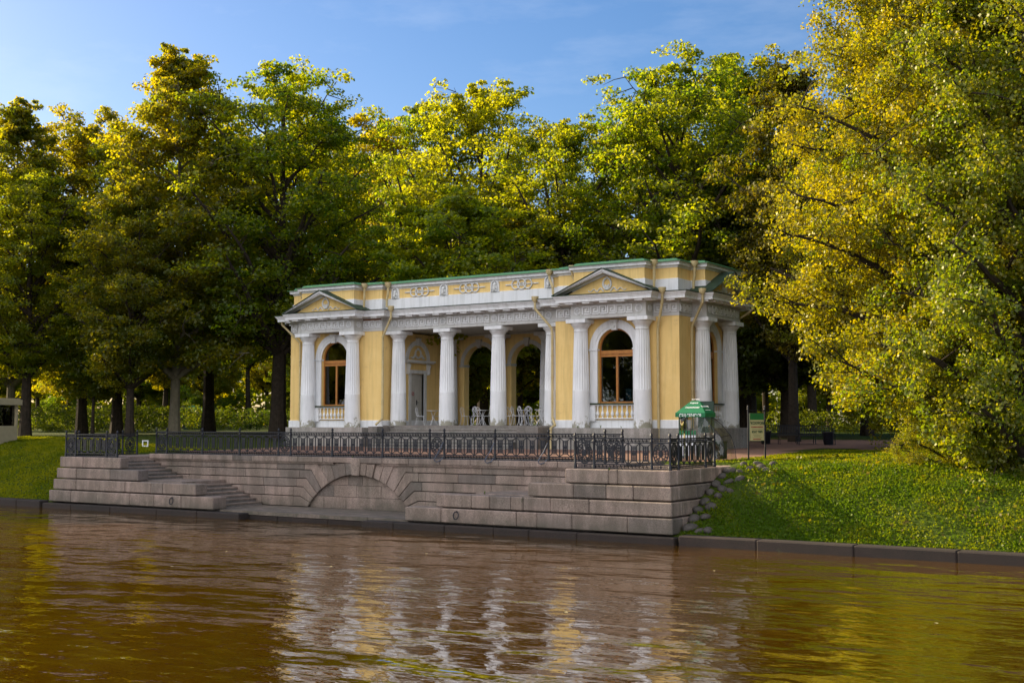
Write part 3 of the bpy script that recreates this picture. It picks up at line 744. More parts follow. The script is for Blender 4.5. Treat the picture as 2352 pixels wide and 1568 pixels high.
ys = np.concatenate([[-14.75,-14.69,-14.6], np.linspace(-14.4,-9.4,30), [-9.31,-9.25], np.linspace(-9.0,8,50), np.linspace(8.6,40,40), np.linspace(42,160,40), np.linspace(180,900,12)])
tag(grid(xs, ys, 0, 'lawn_ground', M['grass']), 'green park lawn and bank', kind='structure')
# gravel path: terrace, the strip round the pavilion and the walk behind it
def patch(x0, x1, y0, y1, k=1.0): return np.linspace(x0, x1, max(2, int((x1-x0)/k)+1)), np.linspace(y0, y1, max(2, int((y1-y0)/k)+1))
tag(grid(*patch(-19.0, 6.9, -9.2, .9), .015, 'terrace_path', M['path']), 'reddish gravel terrace', kind='structure')
tag(grid(*patch(1.3, 5.6, .9, 6.4), .015, 'east_path', M['path']), 'reddish gravel path', kind='structure')
tag(grid(*patch(-27, 7.5, 6.5, 18), .015, 'back_path', M['path']), 'reddish gravel walk', kind='structure')
tag(grid(*patch(7.5, 70, 4.5, 15, 2), .015, 'side_path', M['path']), 'reddish gravel walk', kind='structure')
wa = MB(); wa.add([(-700,-14.9,-3.27),(-700,-300,-3.27),(500,-300,-3.27),(500,-14.9,-3.27)], [(0,1,2,3)])
tag(wa.build('canal_water', M['water']), 'brown canal water', kind='structure')
bd = MB(); bd.add([(-700,-14.8,-5.5),(-700,-300,-5.5),(500,-300,-5.5),(500,-14.8,-5.5)], [(0,1,2,3)])
tag(bd.build('canal_bed', M['granite_wet']), kind='structure')
nb = MB(); nb.box(-300, 200, -120, -52, -5.5, -1.2); tag(nb.build('opposite_bank', M['granite_dark']), kind='structure')

# ------------------------------------------------------------------ granite landing pier
pier = empty('granite_landing', (-6,-13,-3), 0, 'pink grey granite landing stage with steps and a blind arch at the water', 'landing stage')
pier_off = Vector((6, 13, 3))
def P_(mb, name, m, **k):
    mb.xf(lambda x, y, z: (x+6, y+13, z+3)); return mb.build(name, m, pier, **k)
R1 = random.Random(5)
def row(mb, x0, x1, yf, yb, z0, z1, joints=None, lo=1.2, hi=2.4, g=.012, axis='x', rg=None):
    rg = rg or R1; cur = x0; js = []
    if joints is None:
        while cur < x1-lo*.6:
            n_ = min(x1, cur+rg.uniform(lo, hi)); 
            if x1-n_ < lo*.5: n_ = x1
            js.append((cur, n_)); cur = n_
    else:
        pts = [x0]+list(joints)+[x1]; js = list(zip(pts[:-1], pts[1:]))
    for a, b in js:
        j = rg.uniform(-.008, .012)
        if axis == 'x': mb.box(a+g/2, b-g/2, yf-j, yb, z0, z1)
        else: mb.box(yf+j, yb, a+g/2, b-g/2, z0, z1)
ZC = [(-1.60,-1.17),(-2.045,-1.635),(-2.50,-2.085),(-3.0,-2.54)]
YFc = [-14.66,-14.74,-14.82,-14.90]
fb = MB()
RX = [8.18,8.24,8.30,8.36]; RL = [4.63,3.34,-.16,-1.38]
JR = [[6.15,6.45],[4.97,6.1,7.0],[1.25,1.95,2.75,3.2,4.2,5.55],[.1,3.0,3.75,5.0,6.9]]
for i in range(4):
    z0, z1 = ZC[i]; row(fb, RL[i], RX[i], YFc[i], -14.2, z0, z1, JR[i])
LX = [-19.66,-19.74,-19.86,-20.0]; LR = [-15.91,-14.73,-11.40,-10.37]
JL = [[-18.2],[-18.5,-16.4],[-18.4,-16.9,-15.4,-13.9,-13.2],[-18.6,-17.0,-15.0,-13.6,-12.1]]
P_(fb, 'front_wall', M['granite'], bevel=.028); fb = MB()
for i in range(4):
    z0, z1 = ZC[i]; row(fb, LX[i], LR[i], YFc[i], -14.2, z0, z1, JL[i])
P_(fb, 'front_wall', M['granite'], bevel=.028)
sb = MB(); sb2 = MB()
for i in range(4):
    z0, z1 = ZC[i]
    ye = [-9.4,-10.2,-11.6,-13.0][i]
    row(sb, -14.19, ye, 7.6, RX[i], z0, z1, None, 1.0, 1.7, axis='y')
    row(sb2, -14.19, ye, LX[i], -19.1, z0, z1, None, 1.0, 1.7, axis='y')
P_(sb, 'side_wall', M['granite'], bevel=.028); P_(sb2, 'side_wall', M['granite'], bevel=.028)
core = MB(); core.box(5.55, 7.8, -14.3, -9.3, -4.4, -1.19); core.box(-19.4, -17.45, -14.3, -9.3, -4.4, -1.19); core.box(4.7, 5.55, -14.5, -14.22, -4.4, -1.19); core.box(-17.45, -16.0, -14.5, -14.22, -4.4, -1.19)
core.box(3.4, 4.7, -14.5, -14.22, -4.4, -1.65); core.box(-.1, 3.4, -14.5, -14.22, -4.4, -2.1); core.box(-1.3, -.1, -14.5, -14.22, -4.4, -2.56)
core.box(-16.0, -14.8, -14.5, -14.22, -4.4, -1.65); core.box(-14.8, -11.5, -14.5, -14.22, -4.4, -2.1); core.box(-11.5, -10.45, -14.5, -14.22, -4.4, -2.56)
core.box(-17.5, 5.3, -11.70, -9.15, -4.4, -1.15)
P_(core, 'rubble_core', M['granite_dark'])
top = MB(); row(top, 5.52, 7.59, -14.18, -9.35, -1.35, -1.182, [6.6]); row(top, -19.05, -17.42, -14.18, -9.35, -1.35, -1.182, [-18.2])
row(top, -17.3, 5.3, -11.70, -9.15, -1.2, -1.085, None, 1.5, 2.5)
P_(top, 'top_paving', M['granite'])
# back wall with the blind arch
AC, AZ, AR = -5.98, -4.70, 2.995
rows = [(-1.565,-1.35),(-1.89,-1.59),(-2.22,-1.915),(-2.575,-2.245),(-2.975,-2.60)]
bend = [2.27,2.52,2.68,2.84]
bf = lambda u, v, d: (u, -11.9+d, v)
bw = MB()
def ap(t): return (math.sin(t)*AR, AZ+math.cos(t)*AR)
tb = [math.radians(a) for a in (27.5, 36, 41.5, 46.5, 51.0, 54.6)]
for s in (-1, 1):
    xl = (-17.3+5.98) if s < 0 else (5.15+5.98)
    for k, (z0, z1) in enumerate(rows):
        bx1 = 1.95 if k == 0 else bend[k-1]; bx0 = bend[k] if k < 4 else 2.47
        if k == 4: bx0 = ap(tb[5])[0]+.01
        e = max(bx1, bx0)+.35
        p = [(e, z1), (bx1+.01, z1), ap(tb[k]+.004), ap(tb[k+1]-.004)]+([(bx0+.01, z0)] if k < 4 else [])+[(e, z0)]
        if k == 4: p = [(e, z1), (bx1+.01, z1), ap(tb[k]+.004), (ap(tb[5])[0], z0), (e, z0)]
        bw.prism([(AC+s*u, v) for u, v in p], bf, 0, .25)
        cur = e; end = abs(xl)
        while cur < end:
            n_ = min(end, cur+R1.uniform(.9, 1.9)); bw.prism([(AC+s*(cur+.008), z0), (AC+s*n_, z0), (AC+s*n_, z1), (AC+s*(cur+.008), z1)], bf, R1.uniform(-.006,.006), .25); cur = n_
    ts = [3.6, 9.0, 15.0, 21.0, 27.5]
    for a, b in zip(ts[:-1], ts[1:]):
        a, b = math.radians(a), math.radians(b); zt = -1.35 if b > .3 else (-1.30 if b > .2 else -1.2)
        R_ = (zt-AZ)
        bw.prism([(AC+s*ap(a+.004)[0], ap(a)[1]), (AC+s*ap(b-.004)[0], ap(b)[1]), (AC+s*(math.tan(b)*R_-.006), zt), (AC+s*(math.tan(a)*R_+.006), zt)], bf, -.0 if zt == -1.35 else -.07, .25)
a = math.radians(3.4); bw.prism([(AC-ap(a)[0]-.0, AZ+AR-.03), (AC+ap(a)[0], AZ+AR-.03), (AC+math.tan(a)*3.55+.05, -1.10), (AC-math.tan(a)*3.55-.05, -1.10)], bf, -.11, .25)
P_(bw, 'back_wall', M['granite'], bevel=.016)
bk2 = MB()
for s in (-1, 1):
    for k in range(8):
        a0, a1 = math.radians(3*k), math.radians(3*k+3) if k < 7 else math.radians(30)
        bk2.prism([(AC+s*ap(a0)[0], ap(a0)[1]+.01), (AC+s*ap(a1)[0], ap(a1)[1]+.01), (AC+s*math.tan(a1)*3.42, -1.28), (AC+s*math.tan(a0)*3.42, -1.28)], bf, .035, .24)
P_(bk2, 'voussoir_backing', M['granite'])
cp = MB(); row(cp, -17.3, 5.35, -12.0, -11.70, -1.27, -1.07, None, 1.0, 1.5); P_(cp, 'coping', M['granite'], bevel=.015)
cm_ = MB()
for x0, x1 in ((-17.3, -7.1), (-4.85, 5.3)):
    cm_.box(x0, x1, -11.97, -11.70, -1.305, -1.272); cm_.box(x0, x1, -11.94, -11.70, -1.345, -1.306)
P_(cm_, 'coping_moulding', M['granite'])
inf = MB()
for z0, z1, j in ((-3.0,-2.56,[-7.7,-6.6,-5.2]),(-2.55,-2.12,[-7.2,-6.1,-4.9]),(-2.11,-1.6,[-6.5,-5.8])):
    pts = [-8.4]+j+[-3.5]
    for a, b in zip(pts[:-1], pts[1:]): inf.box(a+.006, b-.006, -11.78, -11.66, z0, z1)
P_(inf, 'arch_infill', M['granite'], bevel=.008)
# stairs, landings, platform
sp = MB(); td = MB()  # risers get darker stone than treads: shade and lit tops put into colour
def flight(xa, za, xb, zb, n, y0=-14.19, y1=-11.93):
    global sp, td
    dx = (xb-xa)/n; dz = (zb-za)/n
    for i in range(n):
        x0, x1 = xa+dx*i, xa+dx*(i+1); z = za+dz*(i+1)
        lo, hi = min(x0, x1), max(x0, x1)
        sp.box(lo, hi, y0, y1, -4.2, z-.028) if False else None
        e = .025*(1 if dx > 0 else -1)
        td.box(min(x0, x1+e), max(x0, x1+e), y0, y1, z-.055, z); sp.box(lo, hi, y0, y1, -4.0, z-.057)
flight(-17.4, -1.182, -15.0, -2.06, 7); P_(sp, 'stairs', M['granite_dark']); P_(td, 'stair_treads', M['granite']); sp = MB(); td = MB(); flight(-12.85, -2.06, -10.45, -2.99, 7)
P_(sp, 'stairs', M['granite_dark']); P_(td, 'stair_treads', M['granite']); sp = MB(); td = MB(); flight(5.5, -1.182, 3.1, -2.06, 7); P_(sp, 'stairs', M['granite_dark']); P_(td, 'stair_treads', M['granite']); sp = MB(); td = MB(); flight(.97, -2.06, -1.43, -2.99, 7)
P_(sp, 'stairs', M['granite_dark']); P_(td, 'stair_treads', M['granite'])
ld = MB()
row(ld, -14.98, -12.84, -14.19, -11.93, -2.2, -2.062, [-13.9]); P_(ld, 'landing_slab', M['granite']); ld = MB(); row(ld, .98, 3.09, -14.19, -11.93, -2.2, -2.062, [1.7]); P_(ld, 'landing_slab', M['granite']); ld = MB()
row(ld, -10.3, -1.45, -14.62, -13.4, -3.12, -2.99, [-8.3,-6.6,-4.7,-3.2]); row(ld, -10.3, -1.45, -13.39, -11.93, -3.12, -2.99, [-9.0,-7.4,-5.2,-3.9])
P_(ld, 'water_platform', M['granite'])
kb = MB()
row(kb, -9.3, -2.6, -14.60, -14.0, -3.9, -3.125, [-7.4,-5.0])
row(kb, -20.15, -8.8, -15.12, -14.2, -3.9, -3.06, [-18.3,-15.9,-13.2,-11.0]); row(kb, -3.05, 8.50, -15.12, -14.2, -3.9, -3.06, [-1.7,.4,2.3,3.6,5.3])
P_(kb, 'footing_kerb', M['granite_wet'], bevel=.03)
for x in (-12.55, .75):
    r = MB(); r.tube([(x+.10*math.cos(t), -14.97+.02*math.sin(t), -2.74+.12*math.sin(t)) for t in [2*math.pi*k/16 for k in range(16)]], .018, 7, closed=True)
    r.tube([(x,-14.86,-2.62),(x,-14.98,-2.62)], .025, 7); P_(r, 'mooring_ring', M['iron'], smooth=True)

# kerb stones of the bank
kr = MB(); row(kr, 8.62, 60, -15.12, -14.5, -3.9, -2.98, None, 1.4, 3.4)
tag(kr.build('kerb', M['granite_wet'], bevel=.035), 'long dark stone kerb between water and the bank, right of the landing', 'kerb')
kr = MB(); row(kr, -90, -20.3, -15.12, -14.5, -3.9, -2.99, None, 1.4, 3.4)
tag(kr.build('kerb', M['granite_wet'], bevel=.035), 'long dark stone kerb between water and the bank, left of the landing', 'kerb')

# ------------------------------------------------------------------ iron railings
def post_mesh():
    mb = MB(); mb.lathe([(.055,0),(.055,.10),(.045,.12),(.048,.14),(.038,.16),(.040,.55),(.036,.80),(.05,.82),(.05,.85),(.038,.87),(.038,.93),(.048,.95),(.02,.975),(.022,.985),(.05,1.0),(.052,1.01),(.042,1.025),(.038,1.05),(.018,1.085),(.004,1.095)], n=12); return mb
def gf(u, v, d): return (u, d, v)
def key_rail(mb, x0, x1, z0, z1):
    h = z1-z0; n = max(1, round((x1-x0)/.125)); s = (x1-x0)/n
    for i in range(n):
        b = x0+i*s; w_ = .020
        stroke(mb, gf, [(b+.2*s, z0), (b+.2*s, z0+h*.62), (b+.62*s, z0+h*.62)], w_, -.008, .008)
        stroke(mb, gf, [(b+.95*s, z1), (b+.95*s, z0+h*.30), (b+.5*s, z0+h*.30)], w_, -.008, .008)
def panel_mesh(L, sp=.425):
    mb = MB(); a, b = .045, L-.045
    for z, t in ((.92,.040),(.80,.034),(.15,.034),(.03,.036)): mb.box(a, b, -.016, .016, z-t/2, z+t/2)
    key_rail(mb, a, b, .812, .905); key_rail(mb, a, b, .043, .138)
    n = max(1, round(L/sp)); s = L/n
    for i in range(n+1):
        x = i*s
        if 0 < i < n: mb.box(x-.016, x+.016, -.013, .013, .162, .788)
    for i in range(n):
        c = (i+.5)*s; h = .075
        for sx in (-1, 1):
            mb.box(c+sx*h-.020, c+sx*h+.020, -.012, .012, .26, .69)
            for z0, z1 in ((.69,.788),(.26,.162)): mb.bar((c+sx*h,0,z0), (c+sx*(s/2-.006),0,z1), .024, .022, up=(0,1,0))
        for z in (.26,.69): mb.box(c-h, c+h, -.013, .013, z-.012, z+.012)
        mb.box(c-.014, c+.014, -.008, .008, .27, .68)
        for k in range(9):
            z = .30+k*.0437; mb.box(c-h+.013, c+h-.013, -.007-.0005*k, .007, z-.012, z+.012)
        mb.ring(gf, (c, .475), .05, .002, -.015, .015, 8)
    m = (a+b)/2; mb.lathe([(.02,-.03),(.015,.02)], (m,0,.0), 8)
    return mb
def medal_mesh(L):
    mb = MB(); a, b = .045, L-.045; c = L/2
    for z, t in ((.92,.040),(.80,.034),(.15,.034),(.03,.036)): mb.box(a, b, -.016, .016, z-t/2, z+t/2)
    rx = min(.27, L/2-.05); sy = .318/rx
    mb.ring(gf, (c,.475), rx, rx*.90, -.014, .014, 32, sy=sy); mb.ring(gf, (c,.475), rx*.66, rx*.58, -.012, .012, 28, sy=sy)
    mb.ring(gf, (c,.475), rx*.28, .004, -.018, .018, 16, sy=sy*1.2)
    for k in range(16):
        t = 2*math.pi*k/16; mb.ring(gf, (c+rx*.78*math.cos(t), .475+rx*.78*sy*math.sin(t)), .032, .012, -.01, .01, 8)
    for k in range(8):
        t = 2*math.pi*(k+.5)/8; mb.bar((c+rx*.28*math.cos(t),0,.475+rx*.3*sy*math.sin(t)), (c+rx*.60*math.cos(t),0,.475+rx*.60*sy*math.sin(t)), .014, .016, up=(0,1,0))
    for k in range(6):
        t = 2*math.pi*k/6; mb.ring(gf, (c+rx*.45*math.cos(t), .475+rx*.45*sy*math.sin(t)), .03, .012, -.009, .009, 8)
    for z in (.862,.09):
        mb.ring(gf, (c, z), .038, .003, -.014, .014, 8); mb.box(c-L*.33, c+L*.33, -.007, .007, z-.008, z+.008)
        for k in range(8):
            x = c+(-1 if k % 2 else 1)*(.07+.045*(k//2)); mb.box(x-.008, x+.008, -.009, .009, z-.036, z+.036)
    return mb
cache = {}
def railing(label, segs, group):
    root = empty('iron_railing', (*segs[0][0], segs[0][2]), 0, label, 'railing', group); o0 = Vector(root.location)
    def put(key, fnm, name, p, rz, z):
        if key not in cache: cache[key] = fnm().build(name, M['iron'], root, smooth=(name == 'post')); o = cache[key]
        else:
            o = cache[key].copy(); link(o, root)
        o.location = (p[0]-o0.x, p[1]-o0.y, z-o0.z); o.rotation_euler = (0,0,rz); return o
    seen = []
    for start, pieces, z, dirv in segs:
        p = Vector(start); d = Vector(dirv).normalized(); rz = math.atan2(d.y, d.x)
        def post(p):
            if all((p-q).length > .1 for q in seen): put('post', post_mesh, 'post', p, 0, z); seen.append(p.copy())
        post(p)
        for kd, L in pieces:
            if kd == 'p': put(('p', L), lambda: panel_mesh(L), 'panel', p, rz, z)
            else: put(('m', L), lambda: medal_mesh(L), 'medallion_panel', p, rz, z)
            p = p+d*L; post(p)
    return root
A_ = 'cast iron railings of the landing'
lr = railing('long black cast iron railing along the terrace edge above the blind arch',
    [((-17.04,-11.85), [('m',.64),('p',2.13),('p',2.13),('p',2.13),('m',.64),('p',2.13),('p',2.44),('p',2.17),('m',.64),('p',2.17),('p',2.17),('p',2.16),('m',.64)], -1.07, (1,0))], A_)
railing('black cast iron corner railing above the granite corner nearest the green kiosk tent',
    [((4.88,-14.45), [('m',.66),('p',1.94),('m',.60)], -1.17, (1,0)), ((8.08,-14.45), [('m',.64),('p',2.30),('m',.80)], -1.17, (-.06,1))], A_)
railing('pale worn iron corner railing on the granite end beside the upper stairs',
    [((-19.55,-14.45), [('m',.62),('p',1.94),('m',.64)], -1.17, (1,0)), ((-19.55,-14.45), [('m',.64),('p',2.30),('m',.80)], -1.17, (-.02,1))], A_)
for x in (-1.99, .18, 2.34):
    b = MB(); b.tube([(x,-11.90,-.45),(x-.10,-12.0,-.75),(x-.22,-12.10,-1.0),(x-.24,-12.12,-1.10),(x-.16,-12.1,-1.16),(x-.04,-12.0,-1.10),(x-.02,-11.92,-1.0)], .018, 6)
    b.xf(lambda X, Y, Z: (X+17.04, Y+11.85, Z+1.07)); b.build('brace', M['bluebar'], lr, smooth=True)

# ------------------------------------------------------------------ cobble stones beside the landing
RS = random.Random(9); sproto = []
for k in range(3):
    s = MB().ellip((0,0,0), (.5,.42,.34), 12, 8)
    ph = [RS.uniform(0,6) for _ in range(4)]
    s.xf(lambda x, y, z: (x*(1+.13*math.sin(3*z+ph[0])+.1*math.sin(4*y+ph[1])), y*(1+.12*math.sin(4*x+ph[2])), z*(1+.12*math.sin(3*x+ph[3]))))
    sproto.append(s)
SP = [(8.62,-14.2,.42,'large'),(8.95,-14.35,.25,''),(8.50,-13.75,.36,''),(8.82,-13.6,.30,''),(8.46,-13.3,.30,''),(8.78,-13.1,.34,''),(8.45,-12.85,.33,''),(8.75,-12.55,.28,''),
      (8.42,-12.35,.30,''),(8.72,-12.1,.30,''),(9.0,-12.2,.22,''),(8.40,-11.85,.33,''),(8.70,-11.6,.26,''),(8.98,-11.4,.28,''),(8.38,-11.3,.28,''),(8.45,-10.8,.36,''),
      (8.80,-10.9,.22,''),(9.05,-10.6,.26,''),(9.25,-10.3,.30,''),(9.0,-9.9,.28,''),(8.6,-10.1,.30,''),(9.55,-10.6,.24,''),(9.45,-9.7,.30,''),(9.2,-14.3,.3,'')]
meshes = []
for i, (x, y, s, q_) in enumerate(SP):
    if i < 3: o = sproto[i].build('stone', M['cobble'], smooth=True); meshes.append(o.data)
    else: o = bpy.data.objects.new('stone', meshes[i % 3]); link(o)
    s *= 1.25; o.location = (x, y, Hf(x, y)+s*.02); o.scale = (s*1.05, s*.95, s*.95); o.rotation_euler = (RS.uniform(-.4,.4), RS.uniform(-.4,.4), RS.uniform(0,6))
    if i == 0: tag(o, 'largest grey cobblestone at the foot of the granite corner by the water', 'stone', 'cobblestones beside the landing')
    else: tag(o, 'rounded grey cobblestone in the row between granite side wall and grass bank', 'stone', 'cobblestones beside the landing')

# ------------------------------------------------------------------ lettering
def text(body, size, m, parent, loc, rot, name='lettering', ext=.002, align='CENTER', sx=1.0):
    c = bpy.data.curves.new('t', 'FONT'); c.body = body; c.size = size; c.extrude = ext; c.offset = size*.03; c.align_x = align; c.align_y = 'CENTER'
    t = bpy.data.objects.new('t', c); sc.collection.objects.link(t); bpy.context.view_layer.update()
    dg = bpy.context.evaluated_depsgraph_get(); me = bpy.data.meshes.new_from_object(t.evaluated_get(dg))
    bpy.data.objects.remove(t); me.materials.clear(); me.materials.append(m)
    o = bpy.data.objects.new(name, me); link(o, parent); o.location = loc; o.rotation_euler = rot; o.scale = (sx, 1, 1); return o

# ------------------------------------------------------------------ green kiosk tent
kx, ky_ = 6.03, -8.1; kz = Hf(kx, ky_)+.02
kt = empty('kiosk_tent', (kx, ky_, kz), 0, 'small green roofed ticket tent with clear plastic sides beside the corner of the landing', 'kiosk tent')
E_ = 1.62; hx, hy = .46, .34
rfm = MB(); ov = .10; X, Y = hx+ov, hy+ov
a = [(-X,-Y,E_),(X,-Y,E_),(X,Y,E_),(-X,Y,E_),(-X*.28,0,E_+.42),(X*.28,0,E_+.42)]
rfm.add(a+[(-X,-Y,E_-.14),(X,-Y,E_-.14),(X,Y,E_-.14),(-X,Y,E_-.14)], [(0,1,5,4),(1,2,5),(2,3,4,5),(3,0,4),(0,6,7,1),(1,7,8,2),(2,8,9,3),(3,9,6,0)])
cn = rfm.build('canopy', M['tentgreen'], kt)
ang = math.atan2(.42, Y)
text('(921) 937-09-90', .125, M['textwhite'], cn, (0,-Y-.006,E_-.075), (rad(90),0,0))
for k, (s, z_) in enumerate((('ЭКСКУРСИИ',.19),('ВОДНЫЕ',.36),('BOAT TRIPS',.50))):
    d = z_/math.cos(ang)*1.0; text(s, .085-.015*k, M['textwhite'], cn, (0, -Y+d*math.cos(ang)*.97-.004, E_+d*math.sin(ang)*.97+.008), (ang,0,0))
an2 = math.atan2(.42, X*.72)
text('ЭКСКУРСИИ', .10, M['textwhite'], cn, (X-.20, 0, E_+.20*math.tan(an2)+.012), (an2,0,rad(90)))
text('по рекам и каналам', .045, M['textwhite'], cn, (X-.09, 0, E_+.09*math.tan(an2)+.012), (an2,0,rad(90)))
for sx in (-1, 1):
    for sy_ in (-1, 1):
        p = MB(); p.tube([(sx*hx,sy_*hy,0),(sx*hx,sy_*hy,E_-.02)], .022, 8); p.build('pole', M['darkgreen'], kt)
p = MB(); p.tube([(.05,-hy,0),(.05,-hy,E_-.05)], .018, 8); p.build('pole', M['darkgreen'], kt)
def film(pts, nu=10, nv=14, amp=.03, seed=0):
    a, b, c, d = [Vector(p) for p in pts]; nn = (b-a).cross(d-a).normalized(); rg = random.Random(seed); ph = [rg.uniform(0,6) for _ in range(4)]
    vs = []
    for j in range(nv+1):
        for i in range(nu+1):
            u, v = i/nu, j/nv; p = a.lerp(b, u).lerp(d.lerp(c, u), v); e = math.sin(math.pi*u)*.8+.2
            vs.append(p+nn*amp*e*(math.sin(u*9+v*5+ph[0])+.7*math.sin(v*13-u*7+ph[1])))
    return MB().add(vs, [(j*(nu+1)+i, j*(nu+1)+i+1, (j+1)*(nu+1)+i+1, (j+1)*(nu+1)+i) for j in range(nv) for i in range(nu)])
for k, pts in enumerate([[(-hx,-hy,.05),(.02,-hy,.05),(.02,-hy,E_-.12),(-hx,-hy,E_-.12)], [(.08,-hy,.05),(hx,-hy,.05),(hx,-hy,E_-.12),(.08,-hy,E_-.12)],
        [(-hx,-hy,.05),(-hx,hy,.05),(-hx,hy,E_-.12),(-hx,-hy,E_-.12)]]):
    film(pts, seed=k).build('plastic_side', M['film'], kt, smooth=True)
# sloping plastic annex on the right
s_ = [(hx,-hy-.02,E_-.1),(hx,hy,E_-.1),(1.15,hy,.86),(1.15,-hy-.15,.80)]
film(s_, amp=.015, seed=5).build('plastic_roof', M['film'], kt, smooth=True)
film([(hx,-hy-.02,.03),(1.3,-hy-.20,.03),(1.15,-hy-.15,.80),(hx,-hy-.02,E_-.1)], amp=.05, seed=6).build('plastic_side', M['film'], kt, smooth=True)
film([(1.3,-hy-.20,.03),(1.35,hy,.03),(1.15,hy,.86),(1.15,-hy-.15,.80)], amp=.03, seed=7).build('plastic_side', M['film'], kt, smooth=True)
ed = MB()
for p in ([(hx,-hy-.02,E_-.1),(.80,-hy-.08,1.15),(1.15,-hy-.15,.80),(1.27,-hy-.18,.45),(1.25,-hy-.18,.05)], [(hx,hy,E_-.1),(.85,hy,1.2),(1.15,hy,.86),(1.3,hy,.45),(1.35,hy,.03)], [(1.15,-hy-.15,.80),(1.15,hy,.86)]):
    ed.tube(p, .012, 5)
ed.build('edge_binding', M['iron'], kt)
cb = MB(); cb.box(.8, 1.05, -.35, .25, .05, .62); cb.box(.77, 1.08, -.37, .27, .62, .66); cb.build('counter', M['darkgreen'], kt)
for k in range(6):
    b = MB(); b.box(-.42+k*.10+.025*(k//2), -.37+k*.10+.025*(k//2), -hy-.06, -hy-.045, .15, .95); bo = b.build('banner_strip', M['banner'], kt)
    b = MB(); b.box(-.422+k*.10+.025*(k//2), -.368+k*.10+.025*(k//2), -hy-.061, -hy-.0445, .86, 1.02); b.build('banner_top', M['tentgreen'], bo)
cl = empty('electric_cable', (8.0,-8.2,Hf(8,-8.2)), 0)
bpy.data.objects.remove(cl)
cbm = MB(); R2 = random.Random(2); pts = []
for k in range(26):
    t = k/25; x = 7.7+t*3.2-1.5*t*t; y = -8.75+t*5.4+.25*math.sin(t*14); pts.append((x, y, Hf(x, y)+.035+.05*max(0, math.sin(t*21))))
cbm.tube(pts, .014, 5); tag(cbm.build('cable', M['iron']), 'black cable lying on the grass edge beside the ticket tent', 'cable')

# board easel behind tent (dark green board)
b = MB(); b.box(-.32, .32, -.02, .02, .9, 2.05); 
for s in (-1, 1): b.tube([(s*.28,.0,0),(s*.28,0,.9)], .02, 6)
o = b.build('notice_board', M['darkgreen'], loc=(px_x(1622, -5.6, -.2), -5.6, Hf(5, -5.6)+.015)); tag(o, 'blank dark green board standing behind the ticket tent', 'board')

# ------------------------------------------------------------------ sign on two posts
sgx, sgy = 8.35, -5.9
sg = empty('tour_sign', (7.6,-7.2,Hf(7.6,-7.2)), rad(70), 'cream and green boat trips sign on two dark posts at the lawn edge', 'sign')
for x in (0, .86):
    p = MB(); p.tube([(x,0,-.1),(x,0,1.78)], .028, 8); p.lathe([(.03,1.74),(.045,1.76),(.03,1.80),(.04,1.84),(.01,1.90)], (x,0,0), 8); p.build('post', M['iron'], sg)
p = MB(); p.tube([(0,0,1.72),(.86,0,1.72)], .02, 6); p.tube([(0,0,.62),(.86,0,.62)], .012, 6); p.build('crossbar', M['iron'], sg)
p = MB(); p.box(.08, .78, -.02, .02, .68, 1.62); pb = p.build('panel', M['signcream'], sg)
p = MB(); p.box(.06, .80, -.015, .015, .66, .678); p.box(.06, .80, -.015, .015, 1.622, 1.64); p.box(.06, .078, -.015, .015, .66, 1.64); p.box(.782, .80, -.015, .015, .66, 1.64); p.build('frame', M['darkgreen'], pb)
p = MB(); p.box(.081, .779, -.024, -.0195, 1.40, 1.618); p.build('band', M['signgreen'], pb)
RT = (rad(90),0,0)
text('ЭКСКУРСИИ', .135, M['ink'], pb, (.43,-.023,1.28), RT, sx=.92); text('по рекам и каналам', .062, M['red'], pb, (.43,-.023,1.15), RT)
text('BOAT TRIPS', .115, M['ink'], pb, (.43,-.023,.98), RT, sx=.88)
p = MB()
for z, ww in ((1.07,.30),(.88,.22),(.84,.16),(.79,.24)): p.box(.43-ww, .43+ww, -.023, -.0195, z-.004, z+.004)
p.build('rule_line', M['ink'], pb)
p = MB(); p.box(.22, .62, -.0235, -.0195, .715, .745); p.build('print_line', M['red'], pb)

# ------------------------------------------------------------------ cafe chairs and tables
def circ(c, r, n=14, ax='z', a0=0, a1=2*math.pi): return [(c[0]+r*math.cos(t), c[1]+(r*math.sin(t) if ax == 'z' else 0), c[2]+(r*math.sin(t) if ax == 'y' else 0)) for t in [a0+(a1-a0)*k/n for k in range(n+(0 if abs(a1-a0-2*math.pi) < 1e-6 else 1))]]
def make_chair():
    t = empty('cafe_chair', (0,0,0)); r = .011; W_ = M['whitemetal']
    s = MB(); s.tube(circ((0,0,.46), .20), .013, 6, closed=True); s.lathe([(.19,.455),(.19,.462),(.02,.464)], n=16); s.build('seat', W_, t)
    for sx in (-1, 1):
        l = MB(); l.tube([(sx*.13,-.15,.45),(sx*.155,-.19,.28),(sx*.15,-.2,.12),(sx*.19,-.25,0)], r, 5); l.build('leg', W_, t)
        l = MB(); l.tube([(sx*.13,.15,.45),(sx*.155,.19,.28),(sx*.15,.21,.12),(sx*.19,.27,0)], r, 5); l.build('leg', W_, t)
    b = MB(); b.tube([(-.16,.17,.45),(-.15,.21,.62)]+[(.19*math.cos(a), .24, .74+.17*math.sin(a)) for a in [math.pi-math.pi*k/10 for k in range(11)]]+[(.15,.21,.62),(.16,.17,.45)], r, 5)
    b.tube(circ((0,.24,.78), .085, 12, 'y'), .008, 5, closed=True)
    for sx in (-1, 1): b.tube([(sx*.04,.19,.45),(sx*.10,.21,.60),(sx*.03,.235,.70)], .008, 5); b.tube([(sx*.09,.24,.78),(sx*.17,.24,.80)], .008, 5)
    b.build('backrest', W_, t); return t
